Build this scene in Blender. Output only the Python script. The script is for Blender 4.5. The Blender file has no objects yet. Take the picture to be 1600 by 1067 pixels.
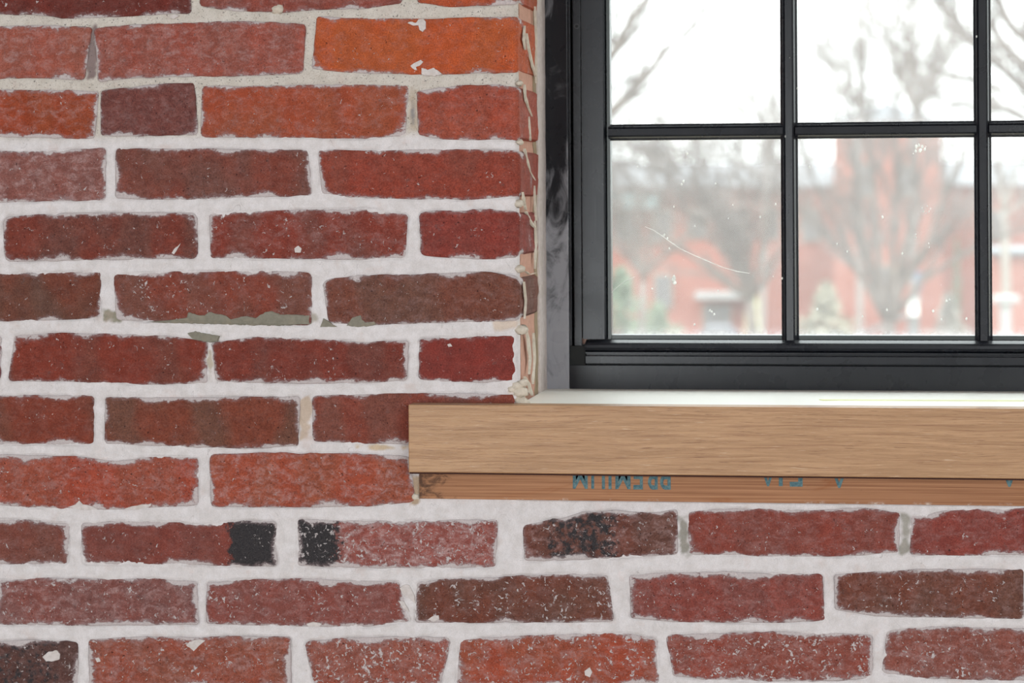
import bpy, bmesh, math, random
import numpy as np
from mathutils import Matrix, Vector, Euler

random.seed(7)
rng = np.random.default_rng(7)
C = bpy.context.scene.collection
SC = bpy.context.scene

# ------------------------------------------------------------------ camera
FPX = 3900.0
CAM = Vector((0.0, -2.65, 1.07))
HOR = 305.0
YAW, ROLL = math.atan(0.15), -0.006
cam_d = bpy.data.cameras.new('camera')
cam = bpy.data.objects.new('camera', cam_d); C.objects.link(cam)
RM = Matrix.Rotation(YAW, 3, 'Z') @ Matrix.Rotation(math.pi / 2, 3, 'X') @ Matrix.Rotation(ROLL, 3, 'Z')
cam.matrix_world = Matrix.Translation(CAM) @ RM.to_4x4()
cam_d.sensor_width = 22.3
cam_d.lens = FPX / 1600 * 22.3
cam_d.shift_y = (HOR - 533.5) / 1600
cam_d.clip_end = 500; cam_d.clip_start = 0.05
cam_d.dof.use_dof = True
cam_d.dof.focus_distance = 2.64
cam_d.dof.aperture_fstop = 4.6
SC.camera = cam
R3 = np.array(RM); CP = np.array(CAM)

# ------------------------------------------------------------------ world, light, exposure
SC.view_settings.view_transform = 'Standard'
SC.view_settings.look = 'None'
SC.view_settings.gamma = 1.0
SC.view_settings.use_curve_mapping = False
SC.view_settings.exposure = 0.0
w = bpy.data.worlds.new('overcast_sky'); SC.world = w; w.use_nodes = True
w.node_tree.nodes['Background'].inputs[0].default_value = (0.93, 0.98, 1.0, 1)
# overcast sky: a zenith about three times as bright as the horizon
_t = w.node_tree; _g = _t.nodes.new('ShaderNodeTexCoord'); _s = _t.nodes.new('ShaderNodeSeparateXYZ'); _t.links.new(_g.outputs['Generated'], _s.inputs[0])
_m = _t.nodes.new('ShaderNodeMath'); _m.operation = 'MAXIMUM'; _m.inputs[1].default_value = 0.0; _t.links.new(_s.outputs[2], _m.inputs[0])
_a = _t.nodes.new('ShaderNodeMath'); _a.operation = 'MULTIPLY_ADD'; _a.inputs[1].default_value = 2 * 2.5; _a.inputs[2].default_value = 2.5; _t.links.new(_m.outputs[0], _a.inputs[0])
_t.links.new(_a.outputs[0], _t.nodes['Background'].inputs[1])

def area(name, loc, aim, sx, sy, power, col=(1, 1, 1)):
    l = bpy.data.lights.new(name, 'AREA'); l.shape = 'RECTANGLE'; l.size = sx; l.size_y = sy
    l.energy = power; l.color = col
    o = bpy.data.objects.new(name, l); C.objects.link(o); o.location = loc
    o.rotation_euler = (Vector(aim) - Vector(loc)).to_track_quat('-Z', 'Y').to_euler()
    return o
# left: daylight entering through the tall glazed opening in the wall opposite
area('opposite_glazing_daylight', (-1.90, -5.35, 0.62), (-1.90, 0, 0.62), 1.6, 1.2, 118, (0.93, 0.98, 1.0))
area('right_fill_light', (2.1, -5.35, 1.6), (2.1, 0, 1.6), 2.3, 1.2, 134, (0.95, 0.99, 1.0))  # unseen fill lamp added on the right to lighten the window casing

# ------------------------------------------------------------------ helpers
def rays(px, py):
    px = np.asarray(px, float); py = np.asarray(py, float)
    d = np.stack([(px - 800) / FPX, (HOR - py) / FPX, -np.ones_like(px)], -1)
    return d @ R3.T
def P(px, py, Y=0.0):
    """the point of the plane y = Y seen at a photograph pixel"""
    d = rays(px, py)
    t = (Y - CP[1]) / d[..., 1]
    return CP + d * t[..., None]
def PX(px, py, X):
    d = rays(px, py)
    t = (X - CP[0]) / d[..., 0]
    return CP + d * t[..., None]
def V(px, py, Y=0.0): return Vector(P(px, py, Y))

def lin(c):
    o = []
    for v in c:
        v = v / 255.0
        o.append(v / 12.92 if v <= 0.04045 else ((v + 0.055) / 1.055) ** 2.4)
    return tuple(o)

_tab = np.random.default_rng(3).random((256, 256))
def vnoise(x, y, s=0):
    x = np.asarray(x, float) + s * 17.13; y = np.asarray(y, float) + s * 9.71
    xi = np.floor(x).astype(int); yi = np.floor(y).astype(int)
    fx = x - xi; fy = y - yi
    fx = fx * fx * (3 - 2 * fx); fy = fy * fy * (3 - 2 * fy)
    a = _tab[xi & 255, yi & 255]; b = _tab[(xi + 1) & 255, yi & 255]
    c = _tab[xi & 255, (yi + 1) & 255]; d = _tab[(xi + 1) & 255, (yi + 1) & 255]
    return (a * (1 - fx) + b * fx) * (1 - fy) + (c * (1 - fx) + d * fx) * fy
def fbm(x, y, s=0, o=3):
    t = 0; a = 0.5; n = 0
    for k in range(o):
        t = t + a * vnoise(np.asarray(x) * 2 ** k, np.asarray(y) * 2 ** k, s + k * 5); n += a; a *= 0.5
    return t / n

def mesh_obj(name, verts, faces, mat, parent=None, smooth=False, origin=None, attrs=None):
    me = bpy.data.meshes.new(name)
    verts = np.asarray(verts, float)
    if origin is not None: verts = verts - np.asarray(origin)
    if isinstance(faces, np.ndarray):
        k = faces.shape[1]
        me.vertices.add(len(verts)); me.vertices.foreach_set('co', verts.ravel())
        me.loops.add(faces.size); me.loops.foreach_set('vertex_index', faces.ravel().astype(np.int32))
        me.polygons.add(len(faces)); me.polygons.foreach_set('loop_start', np.arange(0, faces.size, k, dtype=np.int32))
        me.update(calc_edges=True)
    else:
        me.from_pydata([tuple(v) for v in verts], [], [tuple(f) for f in faces]); me.update()
    if smooth: me.polygons.foreach_set('use_smooth', [True] * len(me.polygons))
    for n, (typ, arr) in (attrs or {}).items():
        a = me.attributes.new(n, typ, 'POINT')
        if typ == 'FLOAT': a.data.foreach_set('value', np.asarray(arr, np.float32).ravel())
        else: a.data.foreach_set('color', np.asarray(arr, np.float32).ravel())
    if mat: me.materials.append(mat)
    o = bpy.data.objects.new(name, me); C.objects.link(o)
    if origin is not None: o.location = origin
    if parent:
        o.parent = parent
        if origin is not None: o.location = Vector(origin) - parent.matrix_world.translation if parent.parent is None else Vector(origin)
    return o

def tag(o, label=None, cat=None, kind=None, group=None):
    if label: o['label'] = label
    if cat: o['category'] = cat
    if kind: o['kind'] = kind
    if group: o['group'] = group
    return o
def thing(name, loc, label, cat, kind=None, group=None):
    o = bpy.data.objects.new(name, None); C.objects.link(o); o.location = loc
    o.empty_display_size = 0.1
    o.matrix_world = Matrix.Translation(loc)
    return tag(o, label, cat, kind, group)

class MB:
    """collects shapes in world coordinates and links them as one mesh"""
    def __init__(s): s.v = []; s.f = []
    def add(s, v, f):
        n = len(s.v); s.v += [tuple(x) for x in v]; s.f += [tuple(i + n for i in q) for q in f]; return s
    def box(s, x0, x1, y0, y1, z0, z1):
        v = [(x, y, z) for x in (x0, x1) for y in (y0, y1) for z in (z0, z1)]
        return s.add(v, [(0, 1, 3, 2), (4, 6, 7, 5), (0, 4, 5, 1), (2, 3, 7, 6), (0, 2, 6, 4), (1, 5, 7, 3)])
    def extrude(s, prof, axis, a, b):
        """prof: closed list of (across, y); axis 'z' runs vertical (across = x), axis 'x' runs horizontal (across = z)"""
        n = len(prof)
        if axis == 'z': v = [(p, y, a) for p, y in prof] + [(p, y, b) for p, y in prof]
        else: v = [(a, y, p) for p, y in prof] + [(b, y, p) for p, y in prof]
        f = [(i, (i + 1) % n, n + (i + 1) % n, n + i) for i in range(n)] + [tuple(range(n))[::-1], tuple(range(n, 2 * n))]
        return s.add(v, f)
    def tube(s, pts, rads, n=5):
        pts = [Vector(p) for p in pts]; base = len(s.v)
        for i, p in enumerate(pts):
            d = (pts[min(i + 1, len(pts) - 1)] - pts[max(i - 1, 0)]).normalized()
            a = d.orthogonal().normalized(); b = d.cross(a)
            for k in range(n):
                t = 2 * math.pi * k / n
                s.v.append(tuple(p + (a * math.cos(t) + b * math.sin(t)) * rads[i]))
        for i in range(len(pts) - 1):
            for k in range(n):
                q = base + i * n
                s.f.append((q + k, q + (k + 1) % n, q + n + (k + 1) % n, q + n + k))
        s.f.append(tuple(base + k for k in range(n))[::-1]); s.f.append(tuple(base + (len(pts) - 1) * n + k for k in range(n)))
        return s
    def ball(s, c, r, seg=10, rings=7, jit=0.0):
        c = Vector(c); base = len(s.v); r = Vector(r) if not isinstance(r, (int, float)) else Vector((r, r, r))
        for i in range(rings + 1):
            th = math.pi * i / rings
            for k in range(seg):
                ph = 2 * math.pi * k / seg; q = 1 + random.uniform(-jit, jit)
                s.v.append((c.x + r.x * q * math.sin(th) * math.cos(ph), c.y + r.y * q * math.sin(th) * math.sin(ph), c.z + r.z * q * math.cos(th)))
        for i in range(rings):
            for k in range(seg):
                s.f.append((base + i * seg + k, base + (i + 1) * seg + k, base + (i + 1) * seg + (k + 1) % seg, base + i * seg + (k + 1) % seg))
        return s
    def build(s, name, mat, parent=None, bevel=0, smooth=False, segs=2):
        me = bpy.data.meshes.new(name); v = np.array(s.v)
        c = v.mean(0) if len(v) else np.zeros(3)
        me.from_pydata([tuple(x) for x in (v - c)], [], s.f); me.update()
        if bevel or not smooth:
            bm = bmesh.new(); bm.from_mesh(me); bmesh.ops.recalc_face_normals(bm, faces=bm.faces)
            if bevel:
                es = [e for e in bm.edges if e.is_manifold and e.calc_face_angle(0) > 0.7]
                bmesh.ops.bevel(bm, geom=es, offset=bevel, segments=segs, affect='EDGES', profile=0.5)
            bm.to_mesh(me); bm.free()
        if smooth: me.polygons.foreach_set('use_smooth', [True] * len(me.polygons))
        me.materials.append(mat)
        o = bpy.data.objects.new(name, me); C.objects.link(o)
        if parent:
            o.parent = parent; o.location = Vector(c) - PW[parent.name] if parent.name in PW else Vector(c) - wloc(parent)
        else: o.location = c
        return o
PW = {}
def wloc(o):
    p = Vector(o.location)
    while o.parent: o = o.parent; p += Vector(o.location)
    return p

# ------------------------------------------------------------------ node helper
class N:
    def __init__(s, name):
        s.m = bpy.data.materials.new(name); s.m.use_nodes = True
        s.t = s.m.node_tree; s.t.nodes.clear()
        s.out = s.t.nodes.new('ShaderNodeOutputMaterial')
    def n(s, typ, **kw):
        nd = s.t.nodes.new(typ)
        for k, v in kw.items():
            if k == 'ins':
                for i, x in v.items(): s.put(nd.inputs[i], x)
            else: setattr(nd, k, v)
        return nd
    def put(s, inp, x):
        if isinstance(x, bpy.types.NodeSocket): s.t.links.new(x, inp)
        elif isinstance(x, bpy.types.Node): s.t.links.new(x.outputs[0], inp)
        elif isinstance(x, (tuple, list)) and len(x) == 3 and inp.type == 'RGBA': inp.default_value = (*x, 1)
        else: inp.default_value = x
    def math(s, op, a, b=0.0, c=0.0, clamp=False):
        return s.n('ShaderNodeMath', operation=op, use_clamp=clamp, ins={0: a, 1: b, 2: c}).outputs[0]
    def mix(s, f, a, b, mode='MIX'):
        return s.n('ShaderNodeMix', data_type='RGBA', blend_type=mode, ins={0: f, 6: a, 7: b}).outputs[2]
    def noise(s, vec, scale, det=3, rough=0.55, dist=0):
        return s.n('ShaderNodeTexNoise', ins={'Vector': vec, 'Scale': scale, 'Detail': det, 'Roughness': rough, 'Distortion': dist}).outputs['Fac']
    def ramp(s, x, lo, hi):
        return s.n('ShaderNodeMapRange', interpolation_type='SMOOTHSTEP', ins={0: x, 1: lo, 2: hi, 3: 0.0, 4: 1.0}).outputs[0]
    def pos(s): return s.n('ShaderNodeNewGeometry').outputs['Position']
    def scale(s, vec, xyz):
        return s.n('ShaderNodeMapping', ins={0: vec, 3: xyz}).outputs[0]
    def attr(s, name, typ='GEOMETRY'): return s.n('ShaderNodeAttribute', attribute_type=typ, attribute_name=name)
    def bsdf(s, col, rough=0.6, spec=0.4, bump=None, bdist=0.001, bstr=1.0, metal=0.0, coat=0.0):
        b = s.n('ShaderNodeBsdfPrincipled', ins={'Base Color': col, 'Roughness': rough, 'Specular IOR Level': spec, 'Metallic': metal, 'Coat Weight': coat})
        if bump is not None:
            bp = s.n('ShaderNodeBump', ins={'Strength': bstr, 'Distance': bdist, 'Height': bump})
            s.put(b.inputs['Normal'], bp.outputs[0])
        s.t.links.new(b.outputs[0], s.out.inputs[0]); return b

def plain(name, col, rough=0.7, spec=0.3, var=0.12, sc=8.0):
    k = N(name); p = k.pos(); a = k.noise(p, sc, 4)
    c = k.mix(k.ramp(a, 0.3, 0.7), tuple(x * (1 - var) for x in col), tuple(min(1, x * (1 + var)) for x in col))
    k.bsdf(c, rough, spec); return k.m

# ------------------------------------------------------------------ materials: brick, mortar
LIT = 0.90   # how bright a white surface of this wall sits in the picture
def mat_brick():
    k = N('weathered_brick')
    oi = k.n('ShaderNodeObjectInfo')
    off = k.math('MULTIPLY', oi.outputs['Random'], 37.0)
    p = k.n('ShaderNodeVectorMath', operation='ADD', ins={0: k.pos(), 1: k.n('ShaderNodeCombineXYZ', ins={0: off, 1: 0.0, 2: off}).outputs[0]}).outputs[0]
    base = oi.outputs['Color']
    A = lambda n: k.attr(n, 'OBJECT').outputs['Fac']
    white, haze, edgew, blotch = A('fleck'), A('haze'), A('edge_white'), A('blotch')
    edge = k.attr('edge').outputs['Fac']; soot = k.attr('soot').outputs['Fac']
    # broad kiln bands: redder against browner
    pb = k.scale(p, (1.0, 1.0, 0.45))
    band = k.ramp(k.noise(pb, 22, 1.5, 0.4), 0.40, 0.60)
    red = k.mix(1.0, base, (1.08, 0.90, 0.80), 'MULTIPLY'); brown = k.mix(1.0, base, (0.86, 1.16, 1.20), 'MULTIPLY')
    banded = k.mix(band, brown, red)
    c = k.mix(blotch, base, banded)
    big = k.noise(p, 60, 5, 0.6)
    c = k.mix(1.0, c, k.mix(k.ramp(big, 0.3, 0.7), (0.84, 0.82, 0.82), (1.14, 1.12, 1.10)), 'MULTIPLY')
    fine = k.noise(p, 620, 5, 0.8)
    c = k.mix(1.0, c, k.mix(k.ramp(fine, 0.30, 0.70), (0.62, 0.60, 0.60), (1.36, 1.40, 1.40)), 'MULTIPLY')
    # chalky bloom
    bl = k.ramp(k.noise(k.scale(p, (1, 1, 1.6)), 75, 9, 0.68, 0.6), 0.42, 0.70)
    bl2 = k.ramp(k.noise(p, 420, 6, 0.7), 0.35, 0.70)
    c = k.mix(k.math('MULTIPLY', k.math('MULTIPLY', bl, haze), k.math('MULTIPLY_ADD', bl2, 0.95, 0.35), clamp=True), c, lin((188, 158, 156)))
    # soot / burnt ends
    sn = k.noise(p, 110, 7, 0.68)
    sm = k.ramp(k.math('ADD', soot, k.math('MULTIPLY', k.math('SUBTRACT', sn, 0.5), 1.5)), 0.42, 0.66)
    c = k.mix(sm, c, k.mix(k.ramp(fine, 0.35, 0.7), lin((38, 36, 38)), lin((72, 68, 70))))
    # pits
    pit = k.ramp(k.noise(p, 300, 3, 0.5), 0.675, 0.73)
    c = k.mix(k.math('MULTIPLY', pit, 0.75), c, lin((52, 28, 28)))
    gp = k.ramp(k.noise(p, 95, 6, 0.7), 0.60, 0.68)
    c = k.mix(k.math('MULTIPLY', gp, 0.30), c, lin((88, 78, 76)))
    # lime flecks
    lowf = k.noise(p, 45, 3, 0.6)
    fl = k.noise(p, 240, 6, 0.62, 0.9)
    thr = k.math('MULTIPLY_ADD', white, -0.13, k.math('MULTIPLY_ADD', lowf, -0.34, 0.875))
    f1 = k.ramp(k.math('SUBTRACT', fl, thr), 0.0, 0.03)
    # scratches / curled flakes
    ws = k.noise(k.scale(p, (1.0, 1.0, 1.0)), 120, 2, 0.5, 2.6)
    scr = k.ramp(k.math('ABSOLUTE', k.math('SUBTRACT', ws, 0.5)), 0.006, 0.0)
    scr = k.math('MULTIPLY', scr, k.ramp(k.math('ADD', k.noise(p, 95, 2), k.math('MULTIPLY', white, 0.10)), 0.645, 0.69))
    # whitewashed rims
    en = k.noise(k.scale(p, (0.8, 1, 1.3)), 170, 8, 0.72, 0.4)
    en2 = k.noise(p, 26, 2, 0.5)
    e0 = k.math('SUBTRACT', 1.0, k.math('DIVIDE', edge, 15.0))
    ev = k.math('ADD', k.math('MULTIPLY', e0, 0.50), k.math('ADD', k.math('MULTIPLY', en, 0.72), k.math('MULTIPLY', en2, 1.25)))
    ev = k.math('ADD', ev, k.math('MULTIPLY', k.math('SUBTRACT', edgew, 0.5), 0.22))
    em = k.ramp(ev, 1.39, 1.48)
    emh = k.math('MULTIPLY', k.ramp(ev, 1.24, 1.46), 0.50)
    c = k.mix(emh, c, lin((150, 130, 132)))
    wm = k.math('MAXIMUM', k.math('MAXIMUM', f1, k.math('MULTIPLY', scr, 0.8)), em)
    c = k.mix(k.math('MULTIPLY', wm, 0.88), c, k.mix(k.ramp(fine, 0.3, 0.7), lin((186, 176, 178)), lin((216, 208, 206))))
    h = k.math('ADD', k.math('MULTIPLY', fine, 0.5), k.math('ADD', k.math('MULTIPLY', big, 0.8), k.math('SUBTRACT', k.math('MULTIPLY', wm, 0.5), k.math('MULTIPLY', pit, 1.2))))
    k.bsdf(c, 0.82, 0.25, h, 0.0007, 0.8)
    return k.m
def mat_mortar():
    k = N('lime_mortar'); p = k.pos()
    t = k.attr('tint'); col = t.outputs['Color']; sandy = k.attr('sandy').outputs['Fac']
    a = k.noise(p, 70, 6, 0.6); f = k.noise(p, 1000, 3, 0.7)
    c = k.mix(1.0, col, k.mix(k.ramp(a, 0.3, 0.7), (0.90, 0.89, 0.88), (1.05, 1.05, 1.06)), 'MULTIPLY')
    c = k.mix(1.0, c, k.mix(k.ramp(f, 0.3, 0.7), (0.91, 0.91, 0.91), (1.06, 1.06, 1.06)), 'MULTIPLY')
    s1 = k.ramp(k.noise(p, 620, 3, 0.65), 0.56, 0.66); s2 = k.ramp(k.noise(k.scale(p, (1, 1, 1.1)), 430, 2, 0.5), 0.66, 0.70)
    c = k.mix(k.math('MULTIPLY', k.math('MULTIPLY', s1, sandy), 0.45), c, lin((150, 128, 112)))
    c = k.mix(k.math('MULTIPLY', k.math('MULTIPLY', s2, sandy), 0.75), c, lin((70, 66, 66)))
    # pink brick dust and hair cracks
    d = k.ramp(k.noise(p, 38, 5, 0.6), 0.55, 0.72)
    c = k.mix(k.math('MULTIPLY', d, 0.30), c, lin((205, 180, 170)))
    cr = k.ramp(k.math('ABSOLUTE', k.math('SUBTRACT', k.noise(k.scale(p, (1.0, 1, 0.35)), 26, 3, 0.5, 0.3), 0.5)), 0.0012, 0.0)
    c = k.mix(k.math('MULTIPLY', cr, 0.35), c, lin((110, 100, 98)))
    h = k.math('ADD', k.math('MULTIPLY', f, k.math('MULTIPLY_ADD', sandy, 0.8, 0.25)), k.math('MULTIPLY', a, 0.8))
    k.bsdf(c, 0.88, 0.2, h, 0.0007, 0.7)
    return k.m
M_BRICK = mat_brick(); M_MORTAR = mat_mortar()

# ------------------------------------------------------------------ brick data (read off the photograph)
# left edge (top, bottom), right edge (top, bottom), tops [...], bottoms [...], colour, fleck, haze, edge, blotch, corner radius, soot
B = []
def bk(l, r, top, bot, col, fl=.3, hz=.3, ew=.5, bl=.5, rad=6, soot=(), corner=False):
    B.append(dict(l=l, r=r, top=top, bot=bot, col=col, fl=fl, hz=hz, ew=ew, bl=bl, rad=rad, soot=soot, corner=corner))
# course 0
bk((-15, -15), (299, 298), [-62, -62, -60, -62, -64], [23, 23, 29, 27, 24, 21], (104, 44, 40), .35, .1, .35, .6)
bk((309, 312), (632, 628), [-64, -66, -66, -66], [10, 18, 19, 15, 14, 6], (132, 66, 60), .2, .35, .3, .4)
bk((650, 652), (810, 808), [-66, -67, -67], [5, 11, 9, 8], (165, 72, 46), .4, .15, .35, .3, corner=True)
# course 1
bk((-175, -175), (143, 132), [38, 40, 41, 39, 42], [122, 124, 124, 122, 125], (150, 78, 68), .2, .55, .2, .4)
bk((147, 153), (477, 474), [44, 38, 36, 33, 34, 37], [128, 122, 120, 119, 118, 115], (146, 74, 66), .2, .5, .2, .4)
bk((494, 487), (809, 809), [25, 28, 29, 29, 27, 26], [109, 114, 116, 117, 115, 113], (174, 78, 45), .3, .2, .2, .3, corner=True)
# course 2
bk((-165, -165), (154, 148), [140, 140, 140, 141, 142], [212, 213, 214, 216, 217], (148, 64, 42), .4, .4, .6, .4)
bk((157, 157), (304, 309), [141, 137, 133, 130, 129], [213, 213, 212, 211], (110, 60, 58), .1, .25, .3, .1)
bk((315, 313), (638, 633), [134, 134, 132, 132, 133], [215, 215, 215, 217, 213], (153, 70, 50), .3, .3, .4, .4)
bk((651, 653), (811, 811), [142, 136, 133, 132, 135], [211, 218, 219, 218, 219], (152, 68, 54), .15, .25, .2, .3, corner=True)
# course 3
bk((-170, -170), (165, 165), [238, 238, 236, 235, 231], [316, 316, 316, 315, 313], (132, 78, 75), .3, .7, .55, .3)
bk((180, 180), (482, 487), [232, 232, 232, 233, 234], [311, 312, 311, 308, 306], (118, 62, 56), .35, .15, .6, .9)
bk((497, 502), (813, 813), [234, 235, 233, 233, 235], [304, 310, 311, 312, 308], (136, 60, 50), .25, .1, .4, .5, corner=True)
# course 4
bk((4, 7), (308, 309), [338, 335, 332, 331, 331, 332], [409, 408, 406, 405, 404], (114, 56, 50), .4, .1, .75, 1., rad=12)
bk((326, 329), (637, 634), [334, 330, 328, 327, 326, 334], [404, 404, 405, 406, 403], (124, 58, 52), .5, .3, .7, .9)
bk((655, 657), (812, 811), [330, 329, 327, 330], [400, 403, 406, 402], (130, 55, 50), .3, .1, .45, .4, rad=10, corner=True)
# course 5
bk((-160, -160), (158, 156), [432, 430, 428, 425, 424], [500, 501, 502, 500, 498], (106, 60, 52), .3, .1, .5, 1.)
bk((177, 180), (487, 487), [428, 425, 424, 423, 425], [501, 503, 506, 508, 508], (122, 62, 54), .55, .2, .5, .9, rad=8)
bk((504, 512), (812, 812), [436, 430, 429, 427, 424, 430], [505, 508, 505, 503, 502], (110, 64, 56), .25, .2, .5, .6, rad=12, corner=True)
# course 6
bk((-308, -308), (3, 0), [520, 521, 522, 524], [595, 596, 596, 595], (122, 40, 48), .2, .1, .3, .4)
bk((21, 13), (324, 324), [523, 520, 521, 524, 533], [595, 596, 599, 601, 599], (120, 54, 46), .35, .1, .45, .8)
bk((330, 336), (639, 636), [534, 527, 527, 531, 534, 532], [596, 599, 600, 599, 595], (116, 54, 48), .45, .1, .7, .8)
bk((655, 654), (805, 806), [529, 527, 525, 524], [594, 596, 598, 595], (126, 50, 46), .35, .05, .35, .3, corner=True)
# course 7
bk((-165, -165), (147, 146), [618, 618, 618, 617, 618], [693, 694, 694, 695], (120, 58, 48), .25, .15, .5, .8)
bk((164, 163), (469, 466), [620, 621, 621, 620, 619], [693, 696, 699, 701, 698], (116, 62, 52), .2, .1, .6, 1.)
bk((487, 489), (806, 806), [618, 616, 614, 614, 617], [690, 693, 694, 694, 694], (124, 62, 54), .25, .1, .4, .7, rad=8, corner=True)
# course 8
bk((-12, -12), (310, 310), [709, 711, 713, 720, 713, 714], [788, 793, 796, 796, 793, 790], (152, 68, 54), .5, .4, .7, .5)
bk((327, 329), (641, 648), [710, 707, 708, 709, 712], [792, 793, 793, 791, 785], (152, 72, 56), .3, .6, .4, .5, rad=9)
# course 9
bk((-205, -205), (108, 106), [813, 813, 812, 811, 818], [882, 882, 882, 881], (118, 64, 58), .5, .2, .8, .5)
bk((126, 129), (432, 433), [817, 814, 814, 819, 814, 815], [882, 882, 882, 884, 885], (122, 60, 55), .45, .15, .8, .4, soot=((340, 378, 440, 450, 1.1),))
bk((465, 464), (778, 775), [811, 813, 814, 812, 811], [884, 887, 888, 888, 886], (142, 74, 70), .9, 1.1, .8, .2, soot=((440, 450, 496, 560, 1.1),))
bk((817, 819), (1058, 1059), [820, 811, 800, 797, 800, 797], [876, 876, 874, 869, 867], (106, 62, 56), .6, .45, .7, .5, soot=((825, 865, 950, 1020, .57),))
bk((1075, 1075), (1406, 1405), [799, 795, 796, 797, 793, 800], [867, 868, 870, 870, 868, 864], (130, 62, 56), .35, .3, .6, .5)
bk((1423, 1422), (1742, 1740), [806, 797, 794, 793, 792, 793], [867, 868, 868, 868, 868], (130, 60, 56), .25, .3, .45, .3)
# course 10
bk((-6, -8), (308, 310), [907, 903, 904, 904, 908], [976, 977, 978, 977, 976], (126, 72, 70), .5, .6, .8, .4, soot=())
bk((322, 322), (625, 640), [909, 905, 904, 906, 909], [975, 977, 979, 979, 973], (130, 68, 64), .5, .4, .75, .3)
bk((651, 648), (951, 959), [908, 904, 902, 898, 896, 898], [973, 973, 973, 972], (106, 60, 52), .55, .2, .7, .7, soot=((640, 650, 720, 760, .22), (820, 870, 960, 970, .25)))
bk((983, 985), (1285, 1289), [898, 894, 893, 896, 897], [967, 972, 973, 973, 970], (130, 64, 60), .35, .3, .65, .4)
bk((1303, 1304), (1599, 1600), [897, 893, 888, 889, 890], [954, 963, 965, 966, 967], (108, 62, 54), .4, .3, .55, .5, soot=((1300, 1310, 1350, 1400, .16), (1460, 1480, 1530, 1560, .22)))
# course 11
bk((-205, -205), (121, 122), [1003, 1003, 1003, 1000, 1002], [1075, 1075, 1076, 1076], (88, 56, 54), .5, .2, .8, .3, soot=((-210, -200, 85, 125, .48),))
bk((138, 138), (454, 455), [999, 995, 996, 994, 994], [1073, 1073, 1073, 1073], (142, 72, 60), .55, .5, .75, .5)
bk((476, 490), (704, 690), [1001, 996, 994, 995], [1073, 1073, 1072], (146, 74, 64), .9, .45, .6, .4, rad=10)
bk((719, 712), (1028, 1030), [1000, 995, 992, 990, 989, 996], [1072, 1072, 1071, 1070], (152, 70, 54), .7, .5, .5, .5, rad=9)
bk((1041, 1050), (1364, 1364), [991, 989, 987, 988, 992], [1057, 1064, 1065, 1065, 1061], (138, 66, 58), .75, .5, .75, .4, rad=9)
bk((1384, 1378), (1700, 1700), [984, 979, 980, 982, 983], [1054, 1061, 1063, 1064, 1064], (130, 72, 66), .6, .6, .6, .3, rad=10)
NVIS = len(B)
# beyond the frame, in the same bond
def gen(x0, x1, yt, yb, n_skip=None):
    col = random.choice([(125, 60, 52), (138, 66, 54), (112, 60, 54), (150, 72, 54), (118, 54, 48)])
    j = lambda: random.uniform(-2, 2)
    bk((x0 + j(), x0 + j()), (x1 + j(), x1 + j()), [yt + j() for _ in range(4)], [yb + j() for _ in range(4)], col,
       random.uniform(.2, .6), random.uniform(.1, .6), random.uniform(.4, .8), random.uniform(.2, .9))
lefts = {0: (-15, -62, 23), 1: (-175, 39, 123), 2: (-165, 140, 213), 3: (-170, 238, 316), 4: (4, 336, 409), 5: (-160, 430, 500), 6: (-308, 521, 595),
         7: (-165, 618, 694), 8: (-12, 711, 790), 9: (-205, 813, 882), 10: (-8, 906, 976), 11: (-205, 1003, 1075)}
for k_, (x, yt, yb) in lefts.items():
    e = x - 16
    while e > -620:
        gen(max(e - 308, -760), e, yt, yb); e -= 324
for i, y0 in enumerate((-162, -258)):
    x = -760 + (160 if i else 0)
    while x < 800:
        gen(x, min(x + 308, 811), y0, y0 + 78); B[-1]['corner'] = x + 308 > 790; x += 324
        if x > 700: break
for k_, (x, yt, yb) in {9: (1756, 792, 868), 10: (1616, 890, 967), 11: (1716, 983, 1064)}.items():
    while x < 2700:
        gen(x, x + 318, yt, yb); x += 334
for i, y0 in enumerate((1092, 1188)):
    x = -760 + (0 if i else 160)
    while x < 2700:
        gen(x, x + 312, y0, y0 + 79); x += 328

# ------------------------------------------------------------------ brick wall
X0 = float(P(812, 400, 0)[0])                     # left reveal of the opening
XR = float(P(2262, 400, 0.2)[0])                  # right reveal
YF = 0.200                                        # face of the window frame
SILL_Z = float(P(1235, 607.5, YF)[2])
TOP_Z = float(P(1235, -520, YF)[2])
PINE_Z0 = float(P(1100, 784.5, -0.003)[2]); PINE_X0 = float(P(655, 765, -0.003)[0])
ROOM_X0, ROOM_X1, ROOM_Y0, CEIL = -3.6, 3.4, -5.45, 2.75

wall = thing('wall_front', (0, 0, 0), 'brick wall of worn red bricks in pale lime mortar around the window', 'wall', 'structure')

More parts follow.
